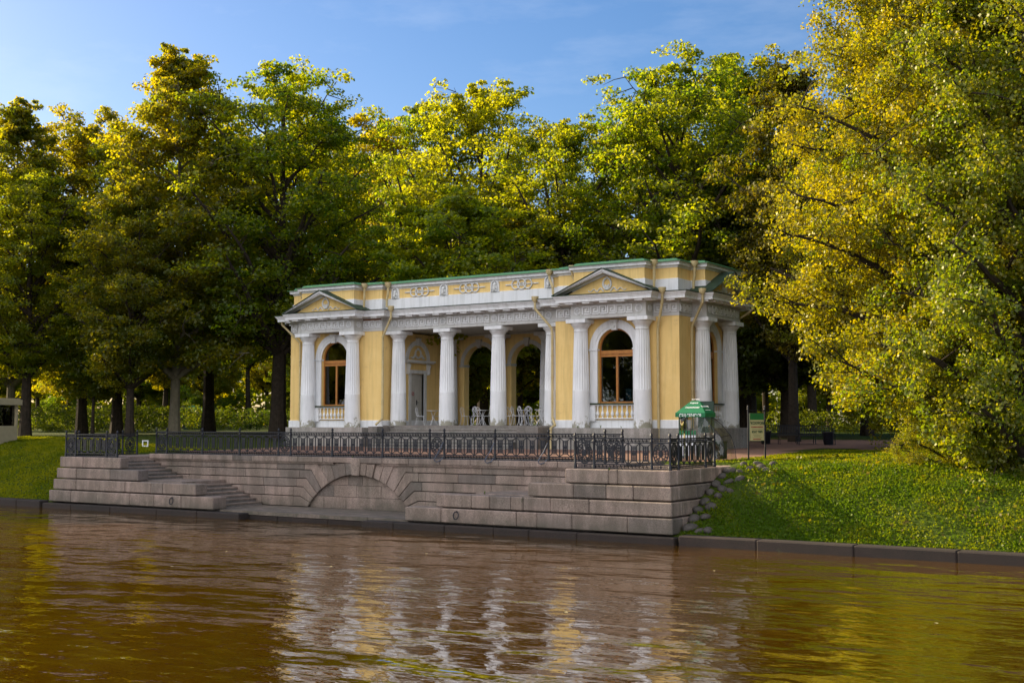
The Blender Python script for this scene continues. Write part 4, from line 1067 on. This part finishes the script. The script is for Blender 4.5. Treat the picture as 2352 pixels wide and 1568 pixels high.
def make_table():
    t = empty('cafe_table', (0,0,0)); W_ = M['whitemetal']
    s = MB(); s.lathe([(.30,.725),(.31,.73),(.31,.742),(.30,.746)], n=24); s.build('table_top', W_, t)
    for k in range(3):
        a = 2*math.pi*k/3+.4; c, n_ = math.cos(a), math.sin(a)
        l = MB(); l.tube([(.20*c,.20*n_,.725),(.10*c,.10*n_,.60),(.035*c,.035*n_,.45),(.05*c,.05*n_,.30),(.16*c,.16*n_,.14),(.24*c,.24*n_,0)], .014, 6); l.build('leg', W_, t)
    r = MB(); r.tube(circ((0,0,.42), .045), .01, 5, closed=True); r.build('collar', W_, t); return t
CH = make_chair(); TB = make_table(); cfirst = [CH, TB]; used = [False, False]
def place(kind, px, Y, rz, label):
    i = 0 if kind == 'c' else 1
    o = cfirst[i] if not used[i] else copy_tree(cfirst[i]); used[i] = True
    o.location = (px_x(px, Y), Y, .10); o.rotation_euler = (0,0,rz)
    tag(o, label, 'chair' if i == 0 else 'table', 'white cafe chairs in the loggia' if i == 0 else 'round white cafe tables in the loggia')
F2 = 'white bent metal cafe chair '
place('c', 967, 2.0, 1.9, F2+'nearest the panelled door, left of a small table')
place('t', 994, 2.3, .3, 'round white cafe table standing just in front of the panelled door')
place('c', 1004, 2.9, -1.2, F2+'half behind a front column, right of the door table')
place('c', 1070, 3.6, 1.6, F2+'alone at the left edge of the first open arch')
place('c', 1092, 2.6, .4, F2+'left of the table in the first open arch')
place('t', 1108, 2.0, .9, 'round white cafe table in front of the first open arch')
place('c', 1099, 1.9, 2.8, F2+'in front of the table in the first open arch')
place('c', 1117, 2.9, -.6, F2+'behind the table in the first open arch')
place('c', 1171, 3.9, 1.2, F2+'farthest back, left in the second open arch')
place('c', 1187, 1.7, 1.8, F2+'left front in the crowded second open arch')
place('t', 1203, 2.4, .2, 'round white cafe table among the crowded chairs in the second open arch')
place('c', 1203, 1.6, 2.6, F2+'front middle in the crowded second open arch')
place('c', 1213, 2.9, .5, F2+'back middle in the crowded second open arch')
place('c', 1222, 2.0, 2.9, F2+'second from right in the second open arch')
place('c', 1232, 2.8, -.8, F2+'rightmost in the crowded second open arch')
place('t', 1243, 1.5, 1.2, 'round white cafe table rightmost, half hidden by the last loggia column')

# things behind the right hand window
gx = CR
b = MB(); b.box(-.02, .02, -.01, .01, 0, .5); b.box(-.24, -.20, -.01, .01, 0, .62); b.box(-.24, .02, -.01, .01, .58, .62); b.box(-.2, -.02, .0, .008, .06, .55)
tag(b.build('picture_stand', M['banner'], loc=(gx-.62, YF+.50, 1.08)), 'pale framed card standing inside the right window, left end of the sill', 'picture frame')
b = MB()
RF = random.Random(3)
for k in range(26): b.ellip((RF.uniform(-.14,.14), RF.uniform(-.05,.05), RF.uniform(.06,.22)), (.03,.03,.025), 6, 5)
b.lathe([(.06,0),(.07,.1)], n=10); tag(b.build('flower_pot', M['pinkflower'], loc=(gx-.16, YF+.45, 1.08)), 'pink flowers in a pot inside the right window', 'flowers')
b = MB()
for k in range(4): b.box(-.14, -.02, -.02, 0, .05+.16*k, .18+.16*k); b.box(.02, .14, -.03, -.01, .02+.16*k, .15+.16*k)
b.tube([(0,0,0),(0,0,.7)], .012, 6); tag(b.build('postcard_rack', M['blue'], loc=(gx+.38, YF+.5, 1.08)), 'revolving rack of blue postcards inside the right window', 'postcard rack')
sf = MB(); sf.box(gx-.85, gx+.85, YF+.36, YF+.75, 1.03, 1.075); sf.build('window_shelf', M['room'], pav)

# ------------------------------------------------------------------ benches
def make_bench():
    t = empty('park_bench', (0,0,0)); L = 1.9
    s = MB()
    for k in range(4): s.box(-L/2, L/2, -.24+k*.11, -.15+k*.11, .43, .46)
    s.build('seat', M['slat'], t)
    b = MB()
    for k in range(16):
        x = -L/2+.06+k*(L-.12)/15; b.bar((x,.20,.46), (x+.05,.30,.92), .018)
    b.bar((-L/2,.30,.92), (L/2,.30,.92), .03); b.bar((-L/2,.22,.52), (L/2,.22,.52), .025); b.build('backrest', M['iron'], t)
    for x in (-L/2+.08, L/2-.08):
        for y, q in ((-.22,-.05),(.2,.08)):
            l = MB(); l.tube([(x,y,.43),(x,y+q*.4,.2),(x,y+q,0)], .02, 6); l.build('leg', M['iron'], t)
        a_ = MB(); a_.tube([(x,-.22,.43),(x,-.26,.58),(x,-.05,.66),(x,.22,.66)], .016, 6); a_.build('armrest', M['iron'], t)
    return t
BN = make_bench()
for i, (px, D, lab) in enumerate(((1788, 62, 'dark iron backed bench by the walk, left of the chestnut trunk'), (1828, 60.5, 'dark iron backed bench in front of the chestnut trunk by the walk'), (1872, 59.5, 'dark iron backed bench by the walk, right of the chestnut trunk'))):
    o = BN if i == 0 else copy_tree(BN); x, y = spot(px, D); o.location = (x, y, Hf(x, y)+.01); o.rotation_euler = (0,0,rad(30)); tag(o, lab, 'bench', 'benches along the walk')
def bin_(px, D, lab):
    x, y = spot(px, D); t = empty('litter_bin', (x, y, Hf(x, y)+.005), 0, lab, 'litter bin', 'litter bins beside the walk')
    b = MB(); b.lathe([(.19,0),(.22,.05),(.26,.55),(.28,.58),(.28,.62),(.24,.62),(.22,.1),(.02,.1)], n=14); b.build('body', M['iron'], t, smooth=True)
    b = MB(); b.lathe([(.285,.60),(.30,.625),(.285,.65),(.27,.625),(.285,.60)], n=14, cap=False); b.build('rim', M['slat'], t)
bin_(1757, 61, 'dark litter bin at the left end of the benches'); bin_(1900, 59, 'dark litter bin at the right end of the benches')

# ------------------------------------------------------------------ beige kiosk at far left
x, y = spot(-40, 62); kk = empty('kiosk', (x, y, Hf(x, y)), rad(20), 'beige boarded kiosk with a window at the left edge of the lawn', 'kiosk')
b = MB()
for k in range(9): b.box(-1.35, 1.35, -1.05, 1.05, .02+k*.10, .115+k*.10)
b.box(-1.34, 1.34, -1.04, 1.04, 0, .93); b.build('base_wall', M['kiosk'], kk)
for sx in (-1, 1):
    for sy_ in (-1, 1): b = MB(); b.box(sx*1.3-.06, sx*1.3+.06, sy_*1.0-.06, sy_*1.0+.06, .93, 2.0); b.build('corner_post', M['kiosk'], kk)
b = MB(); b.box(-1.5, 1.5, -1.2, 1.2, 2.0, 2.28); b.box(-1.42, 1.42, -1.12, 1.12, 2.28, 2.34); b.build('roof', M['kiosk'], kk)
b = MB(); b.box(-1.2, 1.2, -.99, -.97, .95, 1.98); b.box(1.20, 1.22, -.9, .9, .95, 1.98); b.build('window', M['glass'], kk)
b = MB(); b.box(-1.1, 1.1, .5, .6, .2, 1.9); b.build('back_panel', M['room'], kk)
# green tent far behind
x, y = spot(446, 112); gt = empty('market_tent', (x, y, Hf(x, y)), rad(30), 'distant green canopy tent among the trees, left of the pavilion', 'tent')
b = MB(); b.add([(-1.7,-1.2,1.75),(1.7,-1.2,1.75),(1.7,1.2,1.75),(-1.7,1.2,1.75),(0,0,2.3),(-1.7,-1.2,1.55),(1.7,-1.2,1.55),(1.7,1.2,1.55),(-1.7,1.2,1.55)], [(0,1,4),(1,2,4),(2,3,4),(3,0,4),(0,5,6,1),(1,6,7,2),(2,7,8,3),(3,8,5,0)]); b.build('canopy', M['tentgreen'], gt)
for sx in (-1, 1):
    for sy_ in (-1, 1): b = MB(); b.tube([(sx*1.6,sy_*1.1,0),(sx*1.6,sy_*1.1,1.7)], .03, 6); b.build('pole', M['textwhite'], gt)
b = MB(); b.box(-.6, 1.2, -1.0, -.6, 0, .95); b.build('counter', M['darkgreen'], gt)
# small white square frame on the lawn
x, y = spot(336.5, 60); b = MB()
for s in (-1, 1): b.box(-.16, .16, -.015, .015, .20+s*.13-.025, .20+s*.13+.025); b.box(s*.13-.025, s*.13+.025, -.014, .014, .10, .30)
b.tube([(0,0,-.05),(0,0,.06)], .01, 5)
o = b.build('lawn_marker', M['whitemetal'], loc=(x, y, Hf(x, y)), rz=rad(30)); tag(o, 'small white square frame standing on the lawn between the two railings', 'marker')
# floating yellow leaves
RL_ = random.Random(21); lm = MB().add([(-.05,0,0),(0,-.035,.004),(.05,0,0),(0,.035,.008)], [(0,1,2,3)]).build('fallen_leaf', M['signcream'], loc=(0,0,0))
lp = [(1300,1405),(395,1300),(520,1265),(1310,1330),(1640,1310),(760,1300),(980,1270),(2150,1430)]
for i, (px, py) in enumerate(lp):
    b_ = (784-py)/2785; fw = math.cos(PITCH)-b_*math.sin(PITCH); up = math.sin(PITCH)+b_*math.cos(PITCH); D = (-3.262-CAM[2])/up*fw
    x, y = spot(1176+(px-1176)/fw, D); o = lm if i == 0 else lm.copy()
    if i: link(o)
    o.location = (x, y, -3.262); o.rotation_euler = (0,0,i*1.3); tag(o, 'small yellow fallen leaf floating on the canal', 'leaf', 'leaves floating on the water')
# ------------------------------------------------------------------ trees
def rnd_dirs(rg, n):
    v = rg.normal(size=(n, 3)); return v/np.linalg.norm(v, axis=1, keepdims=True)
def leaf_cloud(rg, puffs, per, size, flat=.5, upb=.7, sag=0.0):
    # puffs: (x, y, z, r, ox, oy) -> leaf quads
    P = np.repeat(puffs, per, axis=0); n = len(P)
    d = rnd_dirs(rg, n)*(rg.random((n, 1))**.45); d[:, 2] *= flat
    c = P[:, :3]+d*P[:, 3:4]
    c[:, 2] -= sag*(d[:, 0]**2+d[:, 1]**2)*P[:, 3]
    nrm = rnd_dirs(rg, n)*.75; nrm[:, 2] += upb; nrm[:, :2] += P[:, 4:6]*.35+d[:, :2]*.4
    nrm /= np.linalg.norm(nrm, axis=1, keepdims=True)
    a = np.cross(nrm, rnd_dirs(rg, n)); a /= np.linalg.norm(a, axis=1, keepdims=True)+1e-9
    b = np.cross(nrm, a); s = size*rg.uniform(.6, 1.25, (n, 1))
    V = np.empty((n, 4, 3)); V[:, 0] = c-a*s*.5; V[:, 1] = c+b*s*.42+nrm*s*.08; V[:, 2] = c+a*s*.55; V[:, 3] = c-b*s*.42+nrm*s*.08
    F = np.arange(n*4).reshape(n, 4)
    pt = np.repeat(rg.random(len(puffs)), per)
    tint = np.clip(pt*.55+rg.random(n)*.45, 0, 1)
    return V.reshape(-1, 3), F, tint
def env_oval(t): return math.sin(math.pi*min(max(t*.93+.07, 0), 1))**.55
def env_dome(t): return (1-t**3.0)**.5*(.55+.45*min(1, t*3.5))
def env_cone(t): return min(1, (1-t)*2.3)**.75*(.95-.25*t)+.03
def env_top(t): return math.sin(math.pi*min(1, t*.80+.20))**.6*(.35+.65*t if t < .5 else 1)*1.0
def grow(seed, Ht, base, Rmax, env, nl=22, ns=8, npf=3, per=75, leaf=.17, trunk_r=.36, lean=0, flat=.5, pr=.75, up=.55, gap=.0, sag=0.0, upb=.7, fork=0.0):
    rg = np.random.default_rng(seed); rr = random.Random(seed)
    tr = MB(); pts = []
    wx, wy = rr.uniform(-.4, .4), rr.uniform(-.4, .4)
    K = 10
    for k in range(K+1):
        t = k/K; pts.append(Vector((wx*math.sin(t*3)*t+lean*t*t*2, wy*math.sin(t*2.3+1)*t, Ht*.92*t-.3)))
    rs = [trunk_r*(1-.93*(k/K)**1.1)*(1.35 if k == 0 else 1) for k in range(K+1)]
    tr.tube(pts, rs, 9)
    def tp(z):
        t = min(max((z+.3)/(Ht*.92), 0), .999)*K; i = int(t); return pts[i].lerp(pts[i+1], t-i), rs[i]*(1-(t-i))+rs[i+1]*(t-i)
    puffs = []
    ga = rr.uniform(0, 6)
    for i in range(nl):
        q = (i+.5)/nl
        zt = base+(Ht-base)*(.02+.97*q)                          # height of the limb tip
        R = Rmax*env((zt-base)/(Ht-base))*rr.uniform(.72, 1.05)
        ga += 2.4+rr.uniform(-.35, .35)
        za = max(base*.80, zt-R*up*rr.uniform(.8, 1.5)-Ht*.06); za = min(za, Ht*.88)
        p0, r0 = tp(za); tip = Vector((p0.x*.6+R*math.cos(ga), p0.y*.6+R*math.sin(ga), zt))
        mid = p0.lerp(tip, .5)+Vector((rr.uniform(-.3,.3), rr.uniform(-.3,.3), R*.12+rr.uniform(-.2,.3)))
        lp = []; n = 7
        for k in range(n):
            u = k/(n-1); lp.append((1-u)**2*p0+2*u*(1-u)*mid+u*u*tip+Vector((rr.uniform(-.1,.1), rr.uniform(-.1,.1), rr.uniform(-.1,.1)))*(1 if 0 < k < n-1 else 0))
        rb = min(r0*.75, .05+.028*(tip-p0).length)
        tr.tube(lp, [rb*(1-.85*k/(n-1)) for k in range(n)], 6, cap=False)
        if rr.random() < gap: continue
        for j in range(ns):
            u = .30+.70*(j+rr.random())/ns; f = u*(n-1); k = min(int(f), n-2); b = lp[k].lerp(lp[k+1], f-k)
            d = Vector((rr.gauss(0,1), rr.gauss(0,1), rr.gauss(.25,.55))).normalized()
            Ls = Rmax*rr.uniform(.14, .34)*min(1, .3+R/Rmax); e = b+d*Ls
            tr.tube([b, b.lerp(e, .5)+Vector((0,0,.08)), e], [.030, .02, .008], 4, cap=False)
            for m_ in range(npf):
                c = b.lerp(e, .35+.75*(m_+.5)/npf)+Vector((rr.gauss(0,.3), rr.gauss(0,.3), rr.gauss(0,.2)))
                ox, oy = c.x/Rmax, c.y/Rmax; puffs.append((c.x, c.y, c.z, pr*rr.uniform(.65, 1.25)*min(1, .35+R/Rmax), ox, oy))
    V, F, T = leaf_cloud(rg, np.array(puffs), per, leaf, flat, upb, sag)
    return tr, V, F, T
PROTO = {}
def proto(key, bark, leafm, **kw): PROTO[key] = (grow(**kw), bark, leafm)
proto('oval', 'bark', 'leaf', seed=1, Ht=20, base=4.6, Rmax=5.4, env=env_oval, nl=42, ns=9, per=66, trunk_r=.34)
proto('oval2', 'bark', 'leaf', seed=2, Ht=20, base=6.0, Rmax=5.6, env=env_oval, nl=38, ns=9, per=66, trunk_r=.38, gap=.08)
proto('dome', 'bark', 'leaf_green', seed=3, Ht=20, base=5.5, Rmax=6.4, env=env_dome, nl=42, ns=10, per=62, trunk_r=.42, flat=.38, pr=.85)
proto('open', 'bark', 'leaf_green', seed=4, Ht=20, base=8.5, Rmax=5.9, env=env_top, nl=32, ns=9, per=68, trunk_r=.36, flat=.42, pr=.85, up=1.2)
proto('cone', 'palebark', 'leaf', seed=5, Ht=20, base=3.6, Rmax=5.0, env=env_cone, nl=54, ns=8, per=56, trunk_r=.27, flat=.5, up=.15)
proto('maple', 'bark', 'leaf_maple', seed=6, Ht=12, base=2.6, Rmax=4.4, env=env_dome, nl=34, ns=9, per=70, leaf=.17, trunk_r=.22, flat=.36, pr=.65)
proto('chest', 'bark', 'leaf_dark', seed=7, Ht=13, base=2.8, Rmax=4.7, env=env_dome, nl=34, ns=9, per=60, leaf=.20, trunk_r=.40, flat=.45, pr=.7)
proto('copper', 'bark', 'leaf_copper', seed=8, Ht=19, base=5, Rmax=4.2, env=env_oval, nl=34, ns=8, per=60, leaf=.17, trunk_r=.32, flat=.45)
proto('lime', 'bark', 'leaf_gold', seed=12, Ht=17.5, base=1.3, Rmax=5.9, env=env_dome, nl=64, ns=12, npf=4, per=84, leaf=.105, trunk_r=.30, flat=.80, pr=.47, up=.25, sag=.5, upb=.25)
proto('lime2', 'bark', 'leaf_gold', seed=13, Ht=17.5, base=-1.9, Rmax=5.2, env=env_dome, nl=54, ns=11, npf=4, per=80, leaf=.105, trunk_r=.26, flat=.80, pr=.47, up=.25, sag=.5, upb=.25)
proto('thin', 'bark', 'leaf', seed=10, Ht=11, base=3.0, Rmax=2.6, env=env_oval, nl=22, ns=7, per=60, leaf=.17, trunk_r=.13)
first = {}
RTt = random.Random(77)
def tree(key, px, D, Ht, label, group=None, wide=1.0, name='tree', sink=.1, rz=None):
    (tr, V, F, T), bark, lf = PROTO[key]
    hp = {'maple':12,'chest':13,'copper':19,'lime':17.5,'lime2':17.5,'thin':11}.get(key, 20)
    x, y = spot(px, D); 
    if key not in first:
        root = empty(name, (x, y, 0)); tr.build('trunk', M[bark], root, smooth=True); npmesh('crown', V, F, M[lf], root, T); first[key] = root
    else:
        root = copy_tree(first[key]); root.name = name
        for k in ('group','label','category'): 
            if k in root: del root[k]
    s = Ht/hp; root.location = (x, y, Hf(x, y)-sink); root.scale = (s*wide, s*wide, s)
    root.rotation_euler = (0, 0, RTt.uniform(0, 6.28) if rz is None else rz)
    tag(root, label, 'tree', group); return root
# near and middle trees, one by one
tree('lime', 2185, 40, 18.5, 'big golden green lime tree with low drooping branches on the right bank', name='lime_tree')
tree('lime2', 2375, 35.5, 17.5, 'golden green lime tree at the right edge, its low branches over the shaded grass bank', name='lime_tree')
tree('lime2', 2180, 37.0, 4.6, 'small bushy golden lime growing low at the foot of the big lime', name='lime_tree', wide=1.3, sink=.5)
tree('lime2', 2320, 48, 20, 'tall yellow green lime tree standing behind the drooping lime on the right bank', name='lime_tree', wide=1.1)
tree('lime', 2080, 52, 19.0, 'golden lime tree just behind and left of the big drooping lime', name='lime_tree', wide=.8)
tree('copper', 1822, 64, 20.5, 'copper brown leaved tree rising left of the golden limes', name='copper_tree', wide=.85)
tree('chest', 1808, 70, 15.5, 'dark green chestnut tree with a thick straight trunk right of the pavilion', name='chestnut_tree')
tree('chest', 1720, 74, 17, 'dark leafy chestnut tree whose crown hangs behind the right end of the pavilion roof', name='chestnut_tree')
tree('dome', 1565, 72, 23.0, 'tall tree with its left side sunlit, behind the right wing of the pavilion', name='tall_tree')
tree('oval', 1710, 78, 25.0, 'tall narrow tree topping the skyline just left of the copper leaved tree', name='tall_tree')
tree('oval2', 1480, 86, 23.5, 'dark tree under the sky gap between centre and right treetops', name='tall_tree')
tree('open', 1300, 76, 20.5, 'dark tree with a thick leaning trunk right of the bright yellow maple', name='tall_tree')
tree('maple', 1030, 69, 14.5, 'bright yellow green maple glowing in front of the taller trees behind the pavilion', name='maple_tree')
tree('open', 1110, 84, 25.2, 'tallest open crowned tree at the centre of the skyline', name='tall_tree')
tree('open', 985, 88, 24.2, 'open crowned tree left of the tallest centre tree, sky showing through its limbs', name='tall_tree', wide=.85)
tree('oval', 860, 101, 26.5, 'evenly rounded tree on the skyline between the left dome tree and the centre', name='tall_tree')
tree('dome', 640, 71, 22.2, 'broad dome shaped tree on a thick dark trunk, left of the pavilion', name='tall_tree', wide=1.05)
tree('cone', 402, 70, 23.0, 'pointed tree with a pale grey trunk behind the left end of the long railing', name='lime_tree')
tree('oval2', 270, 76, 19, 'shaded tree left of the pointed pale trunked tree', name='tall_tree')
tree('oval', 190, 80, 21.5, 'round topped tree with amber sunlit leaves between two dips in the left skyline', name='tall_tree')
tree('cone', 25, 76, 21.5, 'dark pointed tree at the left edge of the picture', name='lime_tree')
tree('dome', 60, 72, 16, 'dark drooping tree above the beige kiosk at the left edge', name='tall_tree')
tree('oval', 300, 68, 14.5, 'low hanging dark tree leaning above the lawn behind the left railing', name='tall_tree')
tree('dome', 480, 84, 21.0, 'sunlit tree filling the gap between the pointed tree and the broad dome tree', name='tall_tree')
tree('thin', 215, 72, 9.5, 'slim young dark stemmed tree on the left lawn, left of the pale trunk', name='young_tree')
tree('thin', 765, 74, 11, 'slim tree with light showing through beside the left end wall of the pavilion', name='young_tree')
tree('dome', 690, 80, 20.5, 'leafy tree just behind the left corner of the pavilion roof', name='tall_tree')
tree('maple', 1210, 84, 12, 'sunlit maple seen through the second open arch of the loggia', name='maple_tree')
tree('maple', 1080, 92, 10, 'dark green maple seen through the first open arch of the loggia', name='maple_tree')
tree('thin', 1195, 76, 14, 'dark trunked tree standing behind the second open arch of the loggia', name='young_tree', wide=1.3)
tree('dome', 2200, 66, 22, 'deep shaded tall tree behind the golden limes at the right edge', name='tall_tree')
tree('oval', 1990, 74, 22, 'shaded tall tree behind the copper leaved tree and the limes', name='tall_tree')
# the wood behind
g = 'trees of the wood behind the park lawn'; lab = 'dark trunked tree deep in the wood behind the pavilion lawn'
RB = random.Random(31); cnt = 0
for D, x0, x1, step, h in ((100,30,2500,170,19), (122,0,2500,170,20), (145,-20,2500,150,21), (170,-20,2600,150,23)):
    px = x0
    while px < x1:
        p = px+RB.uniform(-45,45); d = D+RB.uniform(-7,7)
        if D == 100 and 330 < p < 780: px += step; continue
        hh = h*RB.uniform(.82,1.02)
        if 1290 < p < 1560: hh *= .86
        if p < 330: hh *= .84
        tree(RB.choice(['oval','oval2','dome','open','dome','oval']), p, d, hh, lab, g, name='wood_tree'); px += step; cnt += 1
# low understory trees closing the far side of the lawn
g2 = 'low leafy trees closing the far side of the lawn'; lab2 = 'low leafy maple at the far side of the park lawn'
for D, x0, x1, step in ((150,0,2500,170),):
    px = x0
    while px < x1:
        tree('maple', px+RB.uniform(-50,50), D+RB.uniform(-6,6), RB.uniform(8,11), lab2, g2, name='low_tree', sink=1.2); px += step
# trees across the canal, behind the viewpoint, that the windows mirror
for x, y, k in ((-52,-72,'dome'),(-40,-76,'oval'),(-28,-74,'dome'),(-64,-70,'oval2'),(-16,-78,'oval'),(-74,-64,'dome'),(-84,-72,'oval'),(-96,-70,'dome'),(-35,-66,'dome'),(-45,-66,'dome')):
    r_ = copy_tree(first[k]); r_.name = 'bank_tree'; r_.location = (x, y, -1.2); r_.rotation_euler = (0,0,x); r_.scale = (1,1,.9)
    tag(r_, 'tree on the opposite bank mirrored in the pavilion windows', 'tree', 'trees on the opposite bank')
# the far wood that closes every gap under the crowns
rgf = np.random.default_rng(99); nf = 2600; fx = []; 
for i in range(nf):
    D = rgf.uniform(176, 200); x, y = spot(rgf.uniform(-300, 2900), D); z = Hf(x, y)+rgf.uniform(0, 12)
    fx.append((x, y, z, 2.0, 0, 0))
V, F, T_ = leaf_cloud(rgf, np.array(fx), 34, .7, .8, .4); tag(npmesh('far_wood', V, F, M['leaf'], None, T_), kind='stuff')
for x, y, k, h_ in ((-45,-13,'dome',1.0),(-54,-11,'dome',1.05)):  # unseen trees added to shade the left lawn, steps and water by the wall
    r_ = copy_tree(first[k]); r_.name = 'tall_tree'; r_.location = (x, y, Hf(x, y)-.1); r_.rotation_euler = (0,0,x); r_.scale = (1.25,1.25,h_*1.12)
    tag(r_, 'unseen tall tree added beyond the left edge of the view to shade the left steps', 'tree', 'shade trees added beyond the left edge')
# clipped dark hedge at the far left
def bush(x0, x1, y0, y1, h, n, seed, label, lf='leaf_dark', rz=0, name='hedge'):
    rg = np.random.default_rng(seed); x = rg.uniform(x0, x1, n); y = rg.uniform(y0, y1, n)
    puffs = np.stack([x, y, H(x, y)+rg.uniform(.1, h, n), np.full(n, .45), np.zeros(n), np.zeros(n)], 1)
    V, F, T = leaf_cloud(rg, puffs, 40, .15, .8, .5); o = npmesh(name, V, F, M[lf], None, T); tag(o, label, 'hedge'); return o
xa, ya = spot(60, 92); bush(xa-4, xa+14, ya-2, ya+8, 1.7, 420, 5, 'dark hedge in the shade behind the left lawn')
xa, ya = spot(560, 100); bush(xa-10, xa+8, ya, ya+7, 1.6, 420, 6, 'dark hedge in the shade behind the broad dome tree')
xa, ya = spot(2000, 92); bush(xa-10, xa+16, ya, ya+7, 1.5, 420, 7, 'dark hedge in the shade beyond the benches')
# ------------------------------------------------------------------ clover and grass on the banks
def cover(name, x0, x1, y0, y1, n, size, seed, m='clover', hmin=.01, hmax=.09, dens=None):
    rg = np.random.default_rng(seed); x = rg.uniform(x0, x1, n); y = rg.uniform(y0, y1, n)
    if dens is not None: k = rg.random(n) < dens(x, y); x, y = x[k], y[k]
    n = len(x); c = np.stack([x, y, H(x, y)+rg.uniform(hmin, hmax, n)], 1)
    nrm = rnd_dirs(rg, n); nrm[:, 2] *= .45; nrm[:, 2] += .15; nrm /= np.linalg.norm(nrm, axis=1, keepdims=True)
    a = np.cross(nrm, rnd_dirs(rg, n)); a /= np.linalg.norm(a, axis=1, keepdims=True); b = np.cross(nrm, a); s = size*rg.uniform(.5, 1.5, (n, 1))
    V = np.empty((n, 4, 3)); V[:, 0] = c-a*s*.5; V[:, 1] = c+b*s*.4; V[:, 2] = c+a*s*.5; V[:, 3] = c-b*s*.4
    cl = .5+.28*np.sin(x*2.3+1.3*np.sin(y*1.9))*np.sin(y*2.7+1.1*np.sin(x*1.3))+.25*np.sin(x*.6+np.sin(y*.8))*np.cos(y*.7)
    o = npmesh(name, V.reshape(-1, 3), np.arange(n*4).reshape(n, 4), M[m], None, np.clip(cl*.7+(rg.random(n)-.5)*.45+.05, 0, 1)); tag(o, kind='stuff'); return o
def dn2(x, y): return np.clip(.25+.75*np.sin(x*.9+2)*np.cos(y*1.1+x*.3), .04, 1)
cover('fallen_leaves', 8.6, 30, -14.6, -4, 2600, .10, 8, m='leaf_copper', hmin=.05, hmax=.11, dens=dn2)
def dn(x, y):
    low = 1-np.clip((y+14.6)/5.5, 0, 1); cl = .5+.5*np.sin(x*1.3+2*np.sin(y*.9))*np.cos(y*1.7+x*.5); c2 = np.sin(x*.55+1.2*np.sin(y*.6+1))*np.cos(y*.8-x*.3)
    return np.clip(.10+.9*low*(.4+.6*cl)+.25*cl+.25*c2, 0, 1)
cover('clover', 8.5, 30, -14.65, -9.2, 120000, .062, 1, dens=dn)
cover('lawn_grass', 7, 32, -9.3, 3.5, 90000, .055, 2, hmin=.0, hmax=.05)
cover('lawn_grass', -36, -20.2, -14.6, -5, 60000, .08, 3, hmin=.0, hmax=.06)
tf = MB(); 
def tuft(x, y, z, s, lab):
    rg = random.Random(int(x*100)); b = MB()
    for k in range(16):
        a = rg.uniform(0, 6.28); l = s*rg.uniform(.5, 1); b.add([(x-.012,y,z),(x+.012,y,z),(x+.3*l*math.cos(a),y+.3*l*math.sin(a),z+l)], [(0,1,2)])
    o = b.build('weed_tuft', M['clover']); tag(o, lab, 'weed', 'weeds growing from the stonework')
tuft(-3.05,-.45,.0,.14,'small weed on the plinth under the right window, left one'); tuft(-1.9,-.45,.0,.16,'small weed on the plinth under the right window, middle one'); tuft(-.9,-.45,.0,.12,'small weed on the plinth by the right front column')
tuft(1.35,-14.2,-2.08,.13,'green weed in the joint of the lower step wall'); tuft(6.2,-14.72,-1.20,.12,'weed hanging at the joint of the top block below the corner railing'); tuft(-6.1,-12.0,-1.08,.1,'weed on the coping over the blind arch')
# ------------------------------------------------------------------ thin cloud high above the wood
